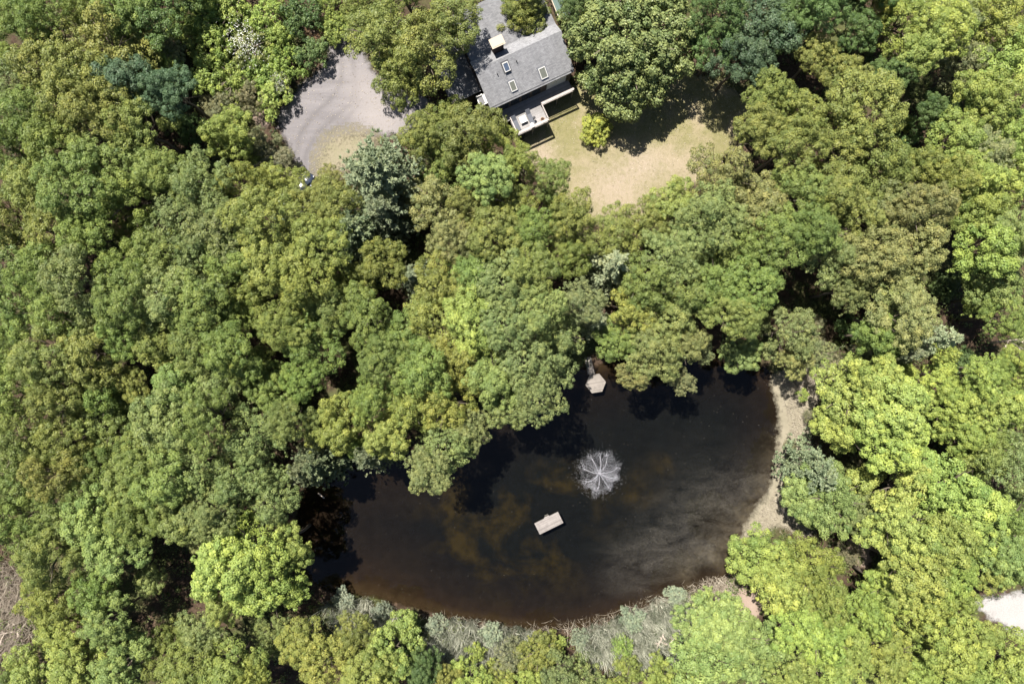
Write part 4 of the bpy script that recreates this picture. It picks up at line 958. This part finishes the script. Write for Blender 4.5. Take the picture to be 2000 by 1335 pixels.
def log(p0, p1, r, label, z=.12):
    a = at(*p0); b = at(*p1); t = empty('fallen_log', (a.x, a.y, 0)); tag(t, label, 'log')
    d = Vector((b.x - a.x, b.y - a.y, 0)); MB().tube([(0, 0, z), tuple(d * .5 + Vector((0, 0, z + .02))), tuple(d + Vector((0, 0, z)))], [r, r * .9, r * .7], 7).build('trunk', M['pale_bark'], t, True)
    MB().tube([tuple(d * .6 + Vector((0, 0, z))), tuple(d * .7 + Vector((-d.y * .2, d.x * .2, z + .25)))], [r * .5, r * .2], 5).build('branch_stub', M['pale_bark'], t)
log((1524, 992), (1538, 1006), .09, 'pale log lying on the mud shore'); log((1568, 858), (1586, 842), .06, 'thin bleached branch at the upper end of the mud shore')
log((622, 962), (634, 972), .10, 'short pale log poking out over the pond head', .1)

# ------------------------------------------------------------------ stuff: reeds, brush, grass, understory
def blades(name, P0, hts, lean, width, mat, tint, label=None):
    n = len(P0); rg = np.random.default_rng(len(P0))
    a = rg.uniform(0, 6.283, n); D = np.stack([np.cos(a), np.sin(a)], 1) * (lean * hts)[:, None]
    S = np.stack([-np.sin(a + rg.normal(0, .8, n)), np.cos(a), np.zeros(n)], 1) * np.asarray(width)[:, None]
    base = np.concatenate([P0, np.zeros((n, 1))], 1); mid = base + np.concatenate([D * .4, (hts * .6)[:, None]], 1); tip = base + np.concatenate([D, hts[:, None]], 1)
    V = np.concatenate([np.stack([base - S * .6, base + S * .6, mid + S, mid - S], 1), np.stack([mid - S, mid + S, tip + S * .15, tip - S * .15], 1)])
    o = link(bpy.data.objects.new(name, quads_mesh(name, V, mat, np.concatenate([tint, tint])))); tag(o, label, kind='stuff'); return o
def scatter(poly, n, rg, fringe=0.0):
    lo, hi = poly.min(0), poly.max(0); out = []
    while sum(map(len, out)) < n:
        q = rg.uniform(lo, hi, (n * 2, 2)); out.append(q[sdist(q, poly) > rg.uniform(-fringe, fringe, len(q))])
    return np.concatenate(out)[:n]
REEDS = [smooth_poly(W(p)) for p in ([(635, 1162), (690, 1160), (730, 1175), (790, 1195), (770, 1235), (700, 1230), (640, 1205)],
         [(820, 1212), (870, 1205), (940, 1214), (990, 1225), (1060, 1232), (1085, 1250), (1020, 1290), (930, 1300), (850, 1280)],
         [(1120, 1245), (1160, 1222), (1220, 1200), (1280, 1175), (1345, 1145), (1350, 1180), (1330, 1230), (1325, 1300), (1240, 1305), (1150, 1290)])]
rr_ = np.random.default_rng(21)
def clumps(poly, nc, per, rg, hrange, fringe=.6):
    c = scatter(poly, nc, rg, fringe); r = rg.uniform(.18, .55, nc); h = rg.uniform(*hrange, nc) * rg.choice((.55, 1.0, 1.15), nc); tn = np.clip(rg.normal(.5, .30, nc), 0, 1)
    k = np.repeat(np.arange(nc), rg.integers(int(per * .5), int(per * 1.5), nc)); n = len(k); a = rg.uniform(0, 6.283, n); d = np.sqrt(rg.random(n)) * r[k]
    P0 = c[k] + np.stack([np.cos(a), np.sin(a)], 1) * d[:, None]
    out = np.stack([np.cos(a), np.sin(a)], 1) * (d / .5)[:, None] + rg.normal(0, .35, (n, 2)) + rg.normal(0, .25, (nc, 2))[k]
    return P0, h[k] * rg.uniform(.6, 1.15, n), out, np.clip(tn[k] + rg.normal(0, .24, n), 0, 1)
def fan_blades(name, P0, hts, out, width, mat, tint, label):
    n = len(P0); D = np.concatenate([out * (hts * .42)[:, None], hts[:, None]], 1); rg = np.random.default_rng(n); a = rg.uniform(0, 6.283, n)
    S = np.stack([np.cos(a), np.sin(a), np.zeros(n)], 1) * width[:, None]; base = np.concatenate([P0, np.zeros((n, 1))], 1)
    mid = base + D * np.array((.35, .35, .6)); tip = base + D
    V = np.concatenate([np.stack([base - S * .6, base + S * .6, mid + S, mid - S], 1), np.stack([mid - S, mid + S, tip + S * .2, tip - S * .2], 1)])
    tag(link(bpy.data.objects.new(name, quads_mesh(name, V, mat, np.concatenate([tint, tint])))), label, kind='stuff')
for p, nc, lb in zip(REEDS, (170, 430, 680), ('small clump of pale reeds at the pond corner', 'pale grey reeds in the middle of the lower bank', 'largest bed of grey green reeds along the lower bank')):
    P0, h, out, tn = clumps(p, nc, 42, rr_, (.8, 2.6))
    fan_blades('reeds', P0, h, out, rr_.uniform(.012, .034, len(h)), M['reed'], tn, lb)
q = scatter(smooth_poly(W([(820, 1195), (1100, 1228), (1330, 1140), (1420, 1125), (1420, 1160), (1300, 1180), (1110, 1240), (830, 1215)])), 700, rr_, .5)
blades('reed_fringe', q, rr_.uniform(.6, 1.7, 700), rr_.uniform(.3, 1.2, 700), rr_.uniform(.012, .03, 700), M['brush'], rr_.uniform(0.1, 1, 700), 'sparse dry reed stalks standing at the water edge')
q = scatter(smooth_poly(W([(-60, 1090), (40, 1100), (75, 1170), (70, 1240), (40, 1275), (-60, 1290)])), 7000, rr_, 1.2)
blades('dead_brush', q, rr_.uniform(.5, 1.6, 7000), rr_.uniform(.4, 1.4, 7000), rr_.uniform(.015, .04, 7000), M['brush'], np.clip(rr_.normal(.22, .22, 7000), 0, 1), 'grey brown dead brush in the lower corner of the woods')
q = scatter(smooth_poly(W([(1400, 1120), (1450, 1130), (1420, 1180), (1350, 1190), (1360, 1150)])), 1400, rr_, .8)
blades('dry_sedge', q, rr_.uniform(.3, 1.0, 1400), rr_.uniform(.3, 1.2, 1400), rr_.uniform(.015, .04, 1400), M['brush'], np.clip(rr_.normal(.6, .25, 1400), 0, 1), 'dry pale sedge where reeds meet bare soil')
q = scatter(smooth_poly(W([(1530, 720), (1600, 690), (1650, 700), (1620, 760), (1560, 760)])), 3000, rr_, 1.0)
blades('dry_sedge', q, rr_.uniform(.4, 1.2, 3000), rr_.uniform(.3, 1.2, 3000), rr_.uniform(.015, .04, 3000), M['brush'], np.clip(rr_.normal(.55, .25, 3000), 0, 1), 'dry tan sedge at the head of the mud shore')
q = scatter(SHORE, 5200, rr_, .9); q = q[sdist(q, POND) < .25]; m = len(q)
blades('shore_grass', q, rr_.uniform(.08, .55, m), rr_.uniform(.4, 1.6, m), rr_.uniform(.010, .028, m), M['brush'], np.clip(rr_.normal(.62, .25, m), 0, 1), 'thin dry grass over the pale mud shore')
q = scatter(LAWN, 16000, rr_, .8)
blades('lawn_grass', q, rr_.uniform(.04, .12, 16000), rr_.uniform(.4, 1.2, 16000), rr_.uniform(.012, .03, 16000), M['grass'], rr_.uniform(0, 1, 16000), 'short dry grass tufts on the lawn')
q = np.concatenate([scatter(LAWN, 2200, rr_, .5), scatter(DRIVE, 1300, rr_, .5)]); m = len(q)
VV = leaf_quads(rr_, np.concatenate([q, rr_.uniform(.03, .07, (m, 1))], 1), norm(rr_.normal(0, .35, (m, 3)) + np.array((0, 0, 1))), rr_.uniform(.05, .17, m))
tag(link(bpy.data.objects.new('leaf_litter', quads_mesh('leaf_litter', VV, M['brush'], rr_.uniform(0, 1, m)))), 'fallen leaves and twigs scattered over lawn and driveway', kind='stuff')
# understory leaves over the forest floor
n = 11500; q = np.stack([rr_.uniform(-84, 84, n), rr_.uniform(-58, 58, n)], 1)
bad = np.zeros(n, bool)
for p, mrg in ((POND, .8), (LAWN, .3), (DRIVE, .3), (VERGE, 0), (LOT, .3), (SHORE, .0)): bad |= sdist(q, p) > -mrg
HOUSE_P = np.array([[to_world(u, v, 0).x, to_world(u, v, 0).y] for u, v in ((-5.2, -9), (12.4, -9), (12.4, 9), (-5.2, 9))])
bad |= sdist(q, HOUSE_P) > 0
q = q[~bad]; VV = []; TT = []
for c in q:
    k = int(rr_.integers(18, 44)); r = rr_.uniform(.35, 1.3); D = norm(rr_.normal(size=(k, 3)) + np.array((0, 0, .6)))
    VV.append(leaf_quads(rr_, np.array((c[0], c[1], r * .5)) + D * np.array((r, r, r * .9)) * rr_.uniform(.5, 1, (k, 1)), norm(D + rr_.normal(0, .5, (k, 3)) + np.array((0, 0, .5))), rr_.uniform(.16, .34, k)))
    TT.append(np.clip(rr_.uniform(.1, .9) + rr_.normal(0, .12, k), 0, 1))
uo = link(bpy.data.objects.new('undergrowth', quads_mesh('undergrowth', np.concatenate(VV), M['under'], np.concatenate(TT)))); tag(uo, 'low leafy undergrowth on the forest floor', kind='stuff')
print('trees', len(trees), 'shrubs', len(shr), 'long', [l for l in list(labels.values()) + list(sl.values()) if len(l.split()) > 16], 'quads', sum(len(m[0].polygons) for f in PR.values() for m in f))
